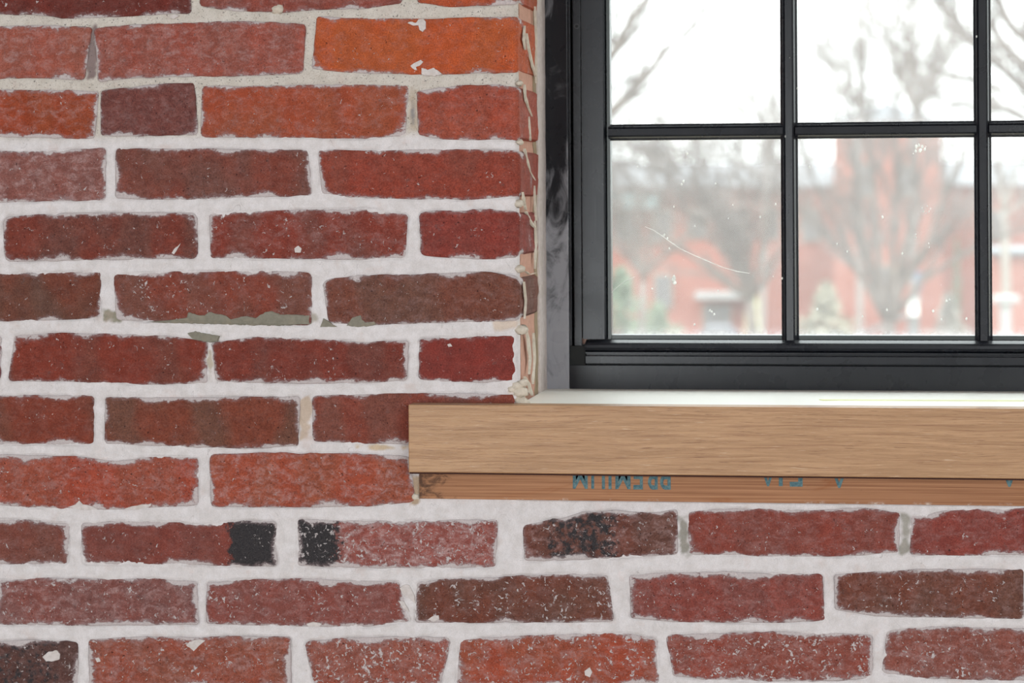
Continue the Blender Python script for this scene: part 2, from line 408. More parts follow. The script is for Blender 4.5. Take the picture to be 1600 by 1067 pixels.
def curve(vals, n, t):
    return np.interp(t, np.linspace(0, 1, len(vals)), vals)
def smoothc(vals, t):
    """smooth interpolation of a few heights along a brick edge"""
    x = np.linspace(0, 1, len(vals)); v = np.asarray(vals, float)
    i = np.clip(np.searchsorted(x, t, side='right') - 1, 0, len(v) - 2)
    f = (t - x[i]) / (x[i + 1] - x[i]); f = f * f * (3 - 2 * f)
    return v[i] * (1 - f) + v[i + 1] * f
def border(b, idx):
    rad = b['rad']
    xl = lambda v: b['l'][0] * (1 - v) + b['l'][1] * v + 2.6 * (fbm(v * 80 / 11, idx * 3.3, 1) - .5)
    xr = lambda v: b['r'][0] * (1 - v) + b['r'][1] * v + 2.6 * (fbm(v * 80 / 11, idx * 3.3, 2) - .5)
    W = max(b['r'][0] - b['l'][0], 60)
    def corner(s):
        d = np.minimum(s, 1 - s) * W
        return np.where(d < rad, rad - np.sqrt(np.maximum(rad ** 2 - (rad - np.minimum(d, rad)) ** 2, 0)), 0) * 0.75
    yt = lambda u: smoothc(b['top'], u) + 3.6 * (fbm(u * W / 13, idx * 5.1, 3) - .5) + corner(u)
    yb = lambda u: smoothc(b['bot'], u) + 3.0 * (fbm(u * W / 13, idx * 5.1, 4) - .5) - corner(u)
    return xl, xr, yt, yb
def coons(b, idx, U, Vv):
    xl, xr, yt, yb = border(b, idx)
    x = xl(Vv) * (1 - U) + xr(Vv) * U
    y = yt(U) * (1 - Vv) + yb(U) * Vv
    return x, y
def axis_pts(n, e1, e2):
    core = np.linspace(0, 1, n + 1)[1:-1]
    core = core[(core > e2 * 1.5) & (core < 1 - e2 * 1.5)]
    return np.concatenate([[0, e1, e2], core, [1 - e2, 1 - e1, 1]])

OUT = []
for idx, b in enumerate(B):
    vis = idx < NVIS
    W = b['r'][0] - b['l'][0]; H = 78
    us = axis_pts(int(W / (9 if vis else 30)), 2.2 / W, 6.0 / W); vs = axis_pts(11 if vis else 4, 2.2 / H, 6.0 / H)
    U, Vv = np.meshgrid(us, vs)
    x, y = coons(b, idx, U, Vv)
    de = np.minimum(np.minimum(U, 1 - U) * W, np.minimum(Vv, 1 - Vv) * H)
    w3 = P(x, y, 0.0)
    de_ = np.minimum(np.minimum(U * W, (1 - U) * W + (9 if b['corner'] else 0)), np.minimum(Vv, 1 - Vv) * H)
    dep = 0.0011 * np.clip(1 - de_ / 5.0, 0, 1) ** 2 + 0.0011 * (fbm(w3[..., 0] * 60, w3[..., 2] * 60, 6) - .5) + 0.0006 * (vnoise(w3[..., 0] * 240, w3[..., 2] * 240, 8) - .5) - 0.0002
    prou = random.uniform(-.0006, .0004); dep += prou
    right = b['corner']
    if right:   # worn outer arris at the window reveal
        dr = (1 - U) * W
        dep += 0.0045 * np.clip(1 - dr / 7.0, 0, 1) ** 2; de = np.minimum(np.minimum(U * W, 40), np.minimum(Vv, 1 - Vv) * H)
    w3[..., 1] = dep
    nv, nu = U.shape
    verts = w3.reshape(-1, 3); I = np.arange(nv * nu).reshape(nv, nu)
    faces = np.stack([I[:-1, :-1], I[1:, :-1], I[1:, 1:], I[:-1, 1:]], -1).reshape(-1, 4)
    loop = np.concatenate([I[0, :], I[1:, -1], I[-1, -2::-1], I[-2:0:-1, 0]])
    backy = 0.126 if right else 0.022
    steps = (0.3, 1.0) if right else (1.0,)
    ed = de.reshape(-1); vv = [verts]; ff = [faces]; ee = [ed]; prev = loop; base = len(verts)
    for s in steps:
        ring = verts[loop].copy(); y0 = ring[:, 1]
        if right:
            isr = np.isin(loop, I[:, -1])
            jit = 0.0035 * (vnoise(ring[:, 2] * 90, ring[:, 2] * 0 + s * 7, idx) - .5)
            ring[:, 0] = np.where(isr, ring[:, 0] + 0.0022 + jit, ring[:, 0])
        ring[:, 1] = y0 + (backy - y0) * s
        new = np.arange(base, base + len(loop)); base += len(loop)
        vv.append(ring); ee.append(np.full(len(loop), 11.0 if right else 0.0))
        ff.append(np.stack([prev, np.roll(prev, -1), np.roll(new, -1), new], -1)); prev = new
    verts2 = np.concatenate(vv); faces2 = np.concatenate(ff)
    # soot along the brick
    pxs = np.concatenate([x.reshape(-1)] + [x.reshape(-1)[loop]] * len(steps)); so = np.zeros(len(verts2))
    for (a0, a1, c0, c1, st) in b['soot']:
        so = np.maximum(so, 0) + st * np.clip((pxs - a0) / max(a1 - a0, 1), 0, 1) * np.clip((c1 - pxs) / max(c1 - c0, 1), 0, 1)
    cen = verts2[:len(verts)].mean(0); cen[1] = 0.0
    o = mesh_obj('brick', verts2, faces2, M_BRICK, wall, True, cen,
                 {'edge': ('FLOAT', np.concatenate(ee)), 'soot': ('FLOAT', so)})
    o.data.polygons.foreach_set('use_smooth', np.concatenate([np.ones(len(faces), bool), np.zeros(len(faces2) - len(faces), bool)]))
    o.color = (*[v * q_ / LIT for v, q_ in zip(lin(b['col']), (.93, 1.04, .95))], 1)
    o['fleck'] = b['fl'] + (.18 if b['top'][0] > 880 else 0); o['haze'] = b['hz']; o['edge_white'] = b['ew']; o['blotch'] = b['bl']
    t = np.linspace(0, 1, 60 if vis else 20); t2 = np.linspace(0, 1, 18 if vis else 6)
    px_, py_ = [], []
    for (u_, v_) in ((t, t * 0), (t2 * 0 + 1, t2), (t[::-1], t * 0 + 1), (t2 * 0, t2[::-1])):
        a_, c_ = coons(b, idx, u_, v_); px_.append(a_[:-1]); py_.append(c_[:-1])
    OUT.append(P(np.concatenate(px_), np.concatenate(py_), 0.0)[:, [0, 2]])

# mortar: one height field with the joints, held just behind the brick faces
gx0, gx1 = float(P(-640, 500)[0]), float(P(2560, 500)[0]); gz1, gz0 = float(P(800, -250)[2]), float(P(800, 1240)[2])
vx0, vx1 = float(P(-30, 500)[0]), float(P(1640, 500)[0]); vz1, vz0 = float(P(800, -30)[2]), float(P(800, 1100)[2])
def steps_(a, b, c, d, f, g): return np.concatenate([np.arange(a, b, g), np.arange(b, c, f), np.arange(c, d, g)])
xs = steps_(gx0, vx0, vx1, gx1, 0.0014, 0.006); zs = steps_(gz0, vz0, vz1, gz1, 0.0014, 0.006)
# make a grid line fall on the reveal edge
xs = np.sort(np.append(xs[np.abs(xs - X0 + 0.001) > 0.0009], X0 - 0.001))
GX, GZ = np.meshgrid(xs, zs); D = np.full(GX.shape, 0.03)
for poly in OUT:
    lo = poly.min(0) - 0.008; hi = poly.max(0) + 0.008
    i0, i1 = np.searchsorted(xs, (lo[0], hi[0])); j0, j1 = np.searchsorted(zs, (lo[1], hi[1]))
    if i1 <= i0 or j1 <= j0: continue
    q = np.stack([GX[j0:j1, i0:i1], GZ[j0:j1, i0:i1]], -1).reshape(-1, 2)
    a = poly; bb = np.roll(poly, -1, 0); dmin = np.full(len(q), 1e9); ins = np.zeros(len(q), bool)
    for (p0, p1) in zip(a, bb):
        e = p1 - p0; L = (e @ e) + 1e-12; tt = np.clip(((q - p0) @ e) / L, 0, 1)
        dd = ((q - p0 - tt[:, None] * e) ** 2).sum(1); dmin = np.minimum(dmin, dd)
        cond = ((p0[1] > q[:, 1]) != (p1[1] > q[:, 1]))
        if cond.any():
            xi = p0[0] + (q[:, 1] - p0[1]) / (p1[1] - p0[1] + 1e-12) * e[0]
            ins ^= cond & (q[:, 0] < xi)
    sd = np.sqrt(dmin) * np.where(ins, -1, 1)
    D[j0:j1, i0:i1] = np.minimum(D[j0:j1, i0:i1], sd.reshape(D[j0:j1, i0:i1].shape))
zrow = float(P(500, 212)[2]); sandy = 1 / (1 + np.exp(-(GZ - zrow) / 0.002))
smear = np.clip(fbm(GX * 80, GZ * 130, 31, 4) - 0.50, 0, 1) * 0.012 * (1 - 0.75 * sandy)
smear += np.clip(vnoise(GX * 330, GZ * 330, 33) - 0.55, 0, 1) * 0.003
De = D + smear
Yh = 0.0005 + 0.0016 * np.exp(-(np.maximum(D, 0) / 0.0010) ** 2) * (-0.15 + 1.2 * vnoise(GX * 30, GZ * 90, 40)) + 0.0012 * (fbm(GX * 55, GZ * 110, 41) - .5) + 0.0007 * sandy
Yh = Yh + 0.55 * np.maximum(-De, 0) + 0.0014 * (fbm(GX * 210, GZ * 260, 45) - .5) * (1 - .3 * sandy) - 0.10 * smear
Yh = Yh + 0.007 * np.clip((GX - (X0 - 0.0065)) / 0.0055, 0, 1) ** 2 * (GZ > PINE_Z0)
inwin = (GX > X0 - 0.0005) & (GX < XR + 0.0005) & (GZ > PINE_Z0 + 0.004)
keep = (De > -0.0060) & ~inwin
I = np.arange(GX.size).reshape(GX.shape)
q = np.stack([I[:-1, :-1], I[:-1, 1:], I[1:, 1:], I[1:, :-1]], -1).reshape(-1, 4)
kf = keep.ravel()[q].all(1); q = q[kf]
used = np.unique(q); rem = np.full(GX.size, -1); rem[used] = np.arange(len(used)); q = rem[q]
mv = np.stack([GX.ravel()[used], Yh.ravel()[used], GZ.ravel()[used]], -1)
tint = np.ones((GX.size, 4)); wht = np.array([v / LIT for v in lin((214, 209, 209))]); snd = np.array([v / LIT for v in lin((203, 196, 187))])
tint[:, :3] = wht
tint[:, :3] = tint[:, :3] * (1 - sandy.ravel()[:, None]) + snd * sandy.ravel()[:, None]
_shade_line = np.exp(-((D - 0.0010) / 0.0009) ** 2) * np.clip(vnoise(GX * 40, GZ * 120, 71) * 1.6 - .5, 0, 1) * (1 - .6 * sandy) * .38  # thin shadow lines beside the bricks, painted into the mortar tint
tint[:, :3] = tint[:, :3] * (1 - _shade_line.ravel()[:, None]) + np.array(lin((128, 116, 116))) / LIT * _shade_line.ravel()[:, None]
def patch(x0, x1, y0, y1, col, soft=0.0035, amt=1.0):
    a = P([x0, x1], [y0, y1]); gx, gz = GX.ravel(), GZ.ravel()
    n = (fbm(gx * 110, gz * 110, 51) - .5) * 0.012
    m = np.clip((gx - a[0, 0] + n) / soft, 0, 1) * np.clip((a[1, 0] - gx + n) / soft, 0, 1) * np.clip((a[0, 2] - gz + n) / soft, 0, 1) * np.clip((gz - a[1, 2] + n) / soft, 0, 1) * amt
    tint[:, :3] = tint[:, :3] * (1 - m[:, None]) + np.array([v / LIT for v in lin(col)]) * m[:, None]
for a_ in [(1059, 1076, 803, 870, (150, 146, 138)), (1404, 1424, 800, 868, (158, 154, 146)), (160, 188, 482, 503, (140, 136, 120)), (465, 490, 616, 690, (192, 174, 158)),
           (322, 334, 535, 598, (178, 168, 152)), (636, 656, 140, 208, (190, 176, 160)), (640, 650, 150, 200, (140, 136, 134)), (641, 658, 744, 790, (172, 150, 128)),
           (130, 152, 40, 128, (136, 120, 118)), (790, 814, 606, 620, (204, 190, 178)), (550, 690, 694, 704, (196, 176, 150)),
           (300, 345, 520, 538, (140, 134, 122)), (470, 500, 485, 505, (176, 170, 160)), (770, 812, 500, 516, (206, 190, 176))]:
    patch(*a_)
mesh_obj('mortar', mv, q, M_MORTAR, wall, True, None, {'tint': ('FLOAT_COLOR', tint[used]), 'sandy': ('FLOAT', sandy.ravel()[used])})

# plain material with a fixed tint for masonry behind and around
def mortar_flat(name, col, rough=.85, sc=60, bs=.6):
    k = N(name); p = k.pos(); a = k.noise(p, sc, 6, .65); f = k.noise(p, 900, 3, .7); g = k.noise(p, sc / 5, 3)
    c = k.mix(1.0, tuple(v / LIT for v in lin(col)), k.mix(k.ramp(a, .25, .75), (.86, .85, .83), (1.08, 1.08, 1.08)), 'MULTIPLY')
    c = k.mix(k.math('MULTIPLY', k.ramp(g, .5, .7), .25), c, lin((176, 160, 138)))
    k.bsdf(c, rough, .2, k.math('ADD', a, k.math('MULTIPLY', f, .4)), .001, bs); return k.m
M_CORE = mortar_flat('masonry_mortar', (200, 192, 186)); M_GAP = mortar_flat('old_mortar', (150, 132, 108)); M_PLAS = mortar_flat('grey_plaster', (204, 192, 188), sc=150)
WT = 0.34
c = MB()
c.box(ROOM_X0 - .2, X0 - 0.004, 0.009, WT, 0, CEIL); c.box(XR + 0.004, ROOM_X1 + .2, 0.009, WT, 0, CEIL)
c.box(X0 - 0.004, XR + 0.004, 0.009, WT, 0, PINE_Z0 - .002); c.box(X0 - 0.004, XR + 0.004, 0.009, WT, TOP_Z, CEIL)
c.build('masonry', M_CORE, wall)
c = MB(); c.box(ROOM_X0, gx0 + .003, 0.0, 0.009, 0, CEIL); c.box(gx1 - .008, ROOM_X1, 0.0, 0.009, 0, CEIL)
c.box(gx0 + .003, gx1 - .008, 0.0, 0.009, 0, gz0 + .003); c.box(gx0 + .003, gx1 - .008, 0.0, 0.009, max(gz1 - .008, TOP_Z), CEIL)
c.build('plaster', M_CORE, wall)
# plastered inner part of the reveal, next to the window frame
def ragged_strip(x, y0, y1, z0, z1, amp, dz=0.006):
    m = MB(); zz = np.arange(z0, z1 + dz, dz); v = []; 
    for z in zz:
        a = amp * (fbm(z * 90, 3.3, 5) - .5); b_ = amp * (vnoise(z * 60, 9.3, 7) - .5)
        v += [(x - .012, y0 + a * 8, z), (x + b_ * .4, y0 + .002 + a * 8, z), (x + b_ * .4 + .0004, y1, z), (x - .012, y1, z)]
    f = []
    for i in range(len(zz) - 1):
        for k_ in range(4): f.append((i * 4 + k_, i * 4 + (k_ + 1) % 4, i * 4 + 4 + (k_ + 1) % 4, i * 4 + 4 + k_))
    m.add(v, f); return m
ragged_strip(X0 + .0016, 0.136, YF + .055, SILL_Z - .004, TOP_Z, .0012).build('reveal_plaster', M_PLAS, wall)
ragged_strip(X0 - .0006, 0.116, 0.140, SILL_Z - .004, TOP_Z, .003).build('reveal_joint', M_GAP, wall)
ragged_strip(X0 - .0016, 0.010, 0.120, SILL_Z - .004, TOP_Z, .003).build('reveal_bed_joint', mortar_flat('brick_dust_mortar', (190, 146, 128), sc=160), wall)
MB().box(XR - .001, XR + .006, 0.0, YF + .055, SILL_Z, TOP_Z).build('reveal_plaster', M_PLAS, wall)
# bed joints showing in the reveal between the corner bricks
cb = sorted([b for b in B if b['corner']], key=lambda b: b['top'][-1])
M_WHITE = mortar_flat('smeared_lime', (208, 198, 184), sc=200, bs=.8)
def ribbon(pts, wd, plane='x', X=None, thick=.0012, seed=0):
    """a ragged smear of mortar along a line of photograph pixels, lying on the reveal (x) or on the wall face (y)"""
    m = MB(); n = 22; pp = np.array(pts, float); t = np.linspace(0, 1, len(pp)); s = np.linspace(0, 1, n)
    x = np.interp(s, t, pp[:, 0]); y = np.interp(s, t, pp[:, 1]); wdt = .62 * wd * (0.25 + 1.5 * vnoise(s * 9, s * 0 + seed, 3)) * np.minimum(1, np.minimum(s, 1 - s) * 8 + .2)
    v = []
    for i in range(n):
        for sg, th in ((-1, 0), (-.4, 1), (.4, 1), (1, 0)):
            px, py = x[i] + sg * wdt[i] * .5, y[i]
            if plane == 'x': q_ = PX(px, py, X + .0002); q_ = (X + (thick if th else -.0012), q_[1], q_[2])
            else: q_ = P(px, py, 0); q_ = (q_[0], -thick if th else .001, q_[2])
            v.append(q_)
    f = [(i * 4 + k_, i * 4 + k_ + 1, i * 4 + 5 + k_, i * 4 + 4 + k_) for i in range(n - 1) for k_ in range(3)]
    m.add(v, f); return m
XS = X0 + .0030
for i, (pts, wd) in enumerate([([(820, 40), (819, 62), (821, 78)], 2.2), ([(823, 52), (827, 78), (832, 100), (837, 120)], 3.2), ([(820, 132), (821, 150), (825, 165), (831, 182)], 3.4),
                               ([(826, 182), (828, 205), (829, 220)], 2.0), ([(820, 232), (824, 250), (828, 268), (836, 282)], 3.6), ([(822, 330), (829, 345), (836, 356)], 4.5),
                               ([(836, 345), (838, 380), (836, 420)], 1.8), ([(822, 424), (828, 429), (838, 426)], 3.2), ([(819, 440), (822, 470), (820, 498)], 1.6),
                               ([(822, 512), (826, 530), (829, 560), (827, 585)], 3.8), ([(834, 520), (836, 560), (833, 600)], 2.6), ([(820, 588), (827, 600), (832, 618)], 6.0),
                               ([(817, 300), (820, 318), (822, 328)], 3.0), ([(835, 290), (837, 330), (838, 345)], 1.6), ([(836, 10), (838, 60), (838, 130)], 1.5)]):
    ribbon(pts, wd, 'x', XS, .0012, i).build('mortar_smear', M_WHITE, wall, smooth=True)

# crusts of mortar left on brick faces
def crust(poly, mat, th=.0011, seed=0):
    pp = np.array(poly, float); n = len(pp); out = []
    for i in range(n):
        a, b_ = pp[i], pp[(i + 1) % n]; L = np.hypot(*(b_ - a)); k_ = max(2, int(L / 3))
        for s in range(k_): out.append(a + (b_ - a) * s / k_)
    out = np.array(out); cen = out.mean(0); dirv = out - cen
    j = 1 + 0.30 * (vnoise(np.arange(len(out)) * .9, np.arange(len(out)) * 0. + seed, 3) - .5) * np.minimum(1, 8 / np.maximum(np.abs(dirv[:, 1]), 1))
    out = cen + dirv * np.stack([np.ones_like(j), j], -1)
    from mathutils.geometry import tessellate_polygon
    w3 = P(out[:, 0], out[:, 1], 0); inn = cen + (out - cen) * 0.94; w4 = P(inn[:, 0], inn[:, 1], 0)
    w3[:, 1] = .0012; w4[:, 1] = -th + .0006 * (vnoise(w4[:, 0] * 300, w4[:, 2] * 300, seed) - .5)
    tris = tessellate_polygon([[Vector((v[0], v[2], 0)) for v in w4]])
    m = MB(); k_ = len(out)
    m.add(list(w3) + list(w4), [(i, (i + 1) % k_, k_ + (i + 1) % k_, k_ + i) for i in range(k_)] + [tuple(k_ + q_ for q_ in t_) for t_ in tris])
    return m
M_GREYC = mortar_flat('grey_cement_crust', (132, 128, 116), sc=260); M_CREAMC = mortar_flat('lime_crust', (206, 198, 196), sc=260)
crusts = [([(225, 503), (262, 500), (290, 496), (292, 487), (304, 491), (318, 493), (326, 487), (350, 492), (362, 499), (385, 493), (402, 497), (418, 487), (426, 485), (440, 491), (462, 491), (486, 493), (487, 506), (440, 509), (380, 508), (320, 506), (270, 505)], M_GREYC),
          ([(541, 509), (548, 498), (556, 493), (564, 491), (566, 499), (572, 504), (586, 502), (589, 507), (575, 510), (556, 511)], M_GREYC),
          ([(292, 521), (305, 518), (344, 525), (341, 533), (328, 536), (312, 531), (300, 529)], M_GREYC),
          ([(505, 498), (512, 500), (520, 507), (528, 511), (500, 511)], M_GREYC),
          ([(636, 36), (641, 33), (650, 36), (654, 31), (662, 30), (666, 34), (666, 45), (661, 50), (656, 47), (654, 40), (645, 40)], M_CREAMC),
          ([(641, 103), (647, 98), (658, 94), (662, 97), (656, 103), (650, 105), (652, 110), (646, 109)], M_CREAMC),
          ([(658, 106), (668, 109), (678, 106), (686, 111), (692, 116), (680, 119), (664, 119), (658, 116)], M_CREAMC),
          ([(66, 1026), (76, 1018), (90, 1015), (95, 1021), (94, 1030), (84, 1033), (72, 1034)], M_CREAMC),
          ([(105, 792), (118, 788), (124, 781), (130, 787), (146, 791), (155, 796), (130, 797)], M_CREAMC),
          ([(193, 795), (205, 791), (222, 788), (238, 786), (236, 791), (215, 796)], M_CREAMC),
          ([(624, 918), (632, 912), (640, 914), (648, 930), (650, 944), (640, 936), (628, 928)], M_CREAMC),
          ([(622, 938), (630, 938), (636, 948), (640, 956), (630, 950)], M_CREAMC),
          ([(668, 968), (676, 962), (686, 960), (687, 967), (678, 971)], M_CREAMC),
          ([(290, 1008), (296, 1002), (312, 998), (322, 1000), (310, 1010), (303, 1017), (296, 1012)], M_CREAMC),
          ([(149, 1028), (155, 1026), (158, 1033), (152, 1035)], M_CREAMC),
          ([(478, 974), (490, 971), (504, 974), (500, 979), (482, 979)], M_CREAMC),
          ([(913, 1048), (922, 1042), (926, 1050), (922, 1058), (914, 1055)], M_CREAMC),
          ([(120, 1012), (1, 1)], None),
          ([(460, 388), (466, 383), (472, 388), (470, 395), (461, 395)], M_CREAMC),
          ([(699, 538), (704, 536), (707, 541), (701, 542)], M_CREAMC),
          ([(267, 24), (275, 22), (281, 25), (272, 30), (265, 28)][::1], M_CREAMC),
          ([(268, 396), (273, 388), (283, 380), (276, 392), (272, 398)], M_CREAMC)]
for i, (pl, m_) in enumerate(crusts):
    if m_ is None: continue
    o = crust(pl, m_, .0012, i + 1).build('mortar_crust', m_, wall)
    if m_ is M_GREYC: o['label'] = 'grey cement crust'
# protruding dabs of mortar at the window corner
for i, (x, y, r) in enumerate([(808, 603, .005), (800, 608, .004), (813, 612, .006), (818, 598, .004), (811, 318, .004), (813, 420, .004), (815, 515, .005), (812, 222, .003), (812, 130, .003), (434, 14, .006), (815, 628, .006), (650, 776, .004)]):
    q_ = P(x, y, .003); MB().ball((q_[0], .003, q_[2]), (r * 1.4, .0055, r), 9, 6, .22).build('mortar_dab', M_WHITE, wall, smooth=True)

# ------------------------------------------------------------------ the rest of the room shell
M_PAINT = plain('grey_wall_paint', (.34, .34, .35), .8); M_FLOOR = None
k = N('oak_floor'); p = k.pos(); g = k.noise(k.scale(p, (3, 40, 1)), 4, 5); k.bsdf(k.mix(g, lin((120, 86, 58)), lin((168, 128, 90))), .45, .4); M_FLOOR = k.m
tag(MB().box(ROOM_X0, ROOM_X1, ROOM_Y0, 0.0, -.1, 0).build('floor', M_FLOOR), 'timber floor of the room in front of the brick wall', 'floor', 'structure')
tag(MB().box(ROOM_X0 - .2, ROOM_X1 + .2, ROOM_Y0 - .2, WT, CEIL, CEIL + .2).build('ceiling', M_PAINT), 'white ceiling above the brick wall', 'ceiling', 'structure')
tag(MB().box(ROOM_X0 - .2, ROOM_X0, ROOM_Y0 - .2, 0.0, -.1, CEIL).build('wall_left', M_PAINT), 'white side wall left of the brick wall', 'wall', 'structure')
tag(MB().box(ROOM_X1, ROOM_X1 + .2, ROOM_Y0 - .2, 0.0, -.1, CEIL).build('wall_right', M_PAINT), 'white side wall right of the brick wall', 'wall', 'structure')
tag(MB().box(ROOM_X0, ROOM_X1, ROOM_Y0 - .2, ROOM_Y0, -.1, CEIL).build('wall_back', M_PAINT), 'white wall behind the viewer, opposite the window', 'wall', 'structure')

# ------------------------------------------------------------------ window
def mat_black(name, dust=0.0):
    k = N(name); p = k.pos()
    g = k.noise(k.scale(p, (60, 60, 4)), 3, 4, .6)
    c = k.mix(g, (.006, .007, .010), (.013, .014, .019))
    if dust:   # plaster wiped over the casing
        n = k.noise(k.scale(p, (1, 1, .45)), 26, 6, .62, 1.6)
        sep = k.n('ShaderNodeSeparateXYZ', ins={0: p}); zf = k.ramp(sep.outputs[2], SILL_Z + .36, SILL_Z + .06)
        c = k.mix(k.math('MULTIPLY', k.ramp(k.math('ADD', n, k.math('MULTIPLY', zf, .26)), .54, .78), dust), c, (.34, .34, .37))
    r = k.math('MULTIPLY_ADD', k.noise(p, 30, 4), .12, .22)
    k.bsdf(c, r, .33, k.noise(k.scale(p, (90, 90, 6)), 5, 3), .0003, .12); return k.m
M_BLK = mat_black('black_satin_paint'); M_BLKD = mat_black('plaster_smudged_black', .85); 
k = N('black_rubber'); k.bsdf((.006, .007, .007), .6, .3); M_RUB = k.m
k = N('green_grey_seal'); k.bsdf((.030, .040, .038), .35, .5); M_SEAL = k.m
win = thing('window_1', (0, YF, SILL_Z), 'black framed window of divided panes beside the brick wall', 'window', 'structure')
wx = lambda px, Y=YF: float(P(px, 530, Y)[0])
wz = lambda py, Y=YF: float(P(1235, py, Y)[2])
GY = YF + .020      # glass
xL = X0 - .006; xEnd = XR + .004
# outer casing around the opening
MB().box(xL, wx(889.5), YF - .002, YF + .06, SILL_Z - .03, TOP_Z).build('casing', M_BLKD, win, .0008)
MB().box(wx(2233), xEnd, YF - .002, YF + .06, SILL_Z - .03, TOP_Z).build('casing', M_BLK, win, .0008)
MB().box(wx(889.5), wx(2233), YF - .002, YF + .06, wz(-488), TOP_Z).build('casing', M_BLK, win, .0008)
MB().box(wx(889.5), wx(2233), YF - .001, YF + .06, SILL_Z - .03, wz(571.5)).build('casing', M_BLK, win, .0006)
# jamb liner: thin bead, dark gap, flat strip
MB().box(wx(889.5), wx(893.5), YF + .001, YF + .05, wz(571), wz(-488)).build('jamb_liner', M_BLK, win, .0004)
MB().box(wx(893.5), wx(897), YF + .014, YF + .05, wz(571), wz(-488)).build('jamb_groove', M_RUB, win)
MB().box(wx(897), wx(909.2), YF + .002, YF + .05, wz(563), wz(-488)).build('jamb_liner', M_BLK, win, .0006)
MB().box(wx(2218), wx(2233), YF + .002, YF + .05, wz(563), wz(-488)).build('jamb_liner', M_BLK, win, .0006)
# sash: stiles and rails
def stile(xa, xb, side):
    """flat face with an ovolo moulding down to the glass on one side"""
    s = side
    if s > 0: pr = [(xa, YF + .004), (xb - .0032, YF + .004), (xb - .0022, YF + .0052), (xb - .0018, YF + .0075), (xb, GY - .001), (xb, YF + .05), (xa, YF + .05)]
    else: pr = [(xb, YF + .004), (xa + .0032, YF + .004), (xa + .0022, YF + .0052), (xa + .0018, YF + .0075), (xa, GY - .001), (xa, YF + .05), (xb, YF + .05)]
    return MB().extrude(pr, 'z', wz(531), wz(-480))
stile(wx(910.4), wx(948.5), 1).build('sash_stile', M_BLK, win)
stile(wx(2180), wx(2217), -1).build('sash_stile', M_BLK, win)
MB().box(wx(910.4), wx(2217), YF + .004, YF + .05, wz(-480), wz(-440)).build('top_rail', M_BLK, win, .0008)
# bottom rail: rounded lift rail above a flat band
z = wz
pr = [(z(532), GY + .002), (z(532), YF + .0045), (z(533.6), YF + .001), (z(536), YF - .0035), (z(539.5), YF - .0062), (z(543.5), YF - .0066), (z(547.5), YF - .0048), (z(549.8), YF - .001), (z(551), YF - .0035), (z(553), YF - .0035), (z(554), YF + .004), (z(557), YF + .004), (z(557), YF + .05), (z(532), YF + .05)]
MB().extrude(pr, 'x', wx(915), wx(2217)).build('lift_rail', M_BLK, win)
MB().box(wx(915), wx(2217), YF - .005, YF + .05, z(569), z(556.5)).build('bottom_rail', M_BLK, win, .0005)
MB().box(wx(915), wx(2217), YF + .006, YF + .05, z(572), z(568.5)).build('rail_gap', M_RUB, win)
MB().box(wx(889.8), wx(915), YF - .0005, YF + .04, z(572), z(541)).build('corner_block', M_RUB, win, .0006)
# glazing seal
for (a_, b_) in ((948.5, 953.5), (2176, 2180)):
    MB().box(wx(a_), wx(b_), GY - .008, GY + .012, z(531.5), z(-440)).build('seal', M_SEAL, win)
MB().box(wx(948.5), wx(2180), GY - .006, GY + .012, z(531.5), z(525)).build('seal', M_SEAL, win)
# muntins
mp = [(-.0098, .018), (-.0098, .012), (-.0076, .0108), (-.0068, .0062), (-.0056, .0052), (-.0048, .0060), (-.0040, .0040), (.0036, .0036), (.0056, .0056), (.0072, .0100), (.0096, .0126), (.0098, .018)]
VM = [1234.5, 1538, 1841.5]; HM = [204, -118]
for vx_ in VM:
    cx = wx(vx_); MB().extrude([(cx + a_, YF + b_) for a_, b_ in mp], 'z', z(532), z(-440)).build('muntin', M_BLK, win)
edges_ = [951] + VM + [2178]
for hy in HM:
    cz = z(hy)
    for a_, b_ in zip(edges_[:-1], edges_[1:]):
        xa = wx(a_) + (.0070 if a_ in VM else 0); xb = wx(b_) - (.0070 if b_ in VM else 0)
        MB().extrude([(cz - a__ * .95, YF + b__ + .0012) for a__, b__ in mp], 'x', xa, xb).build('muntin', M_BLK, win)
# small nail heads and a screw
k = N('dull_screw'); k.bsdf((.05, .05, .055), .4, .5, metal=.6); M_SCR = k.m
def screw(px, py, r, Y):
    c_ = P(px, py, Y); m = MB(); n = 14
    m.tube([(c_[0], Y + .001, c_[2]), (c_[0], Y - .0006, c_[2])], [r, r], n); return m
q_ = screw(901, 41, .0032, YF + .002).build('screw', M_SCR, win); screw(901, 41, .0018, YF + .0013).build('screw_recess', M_RUB, win)
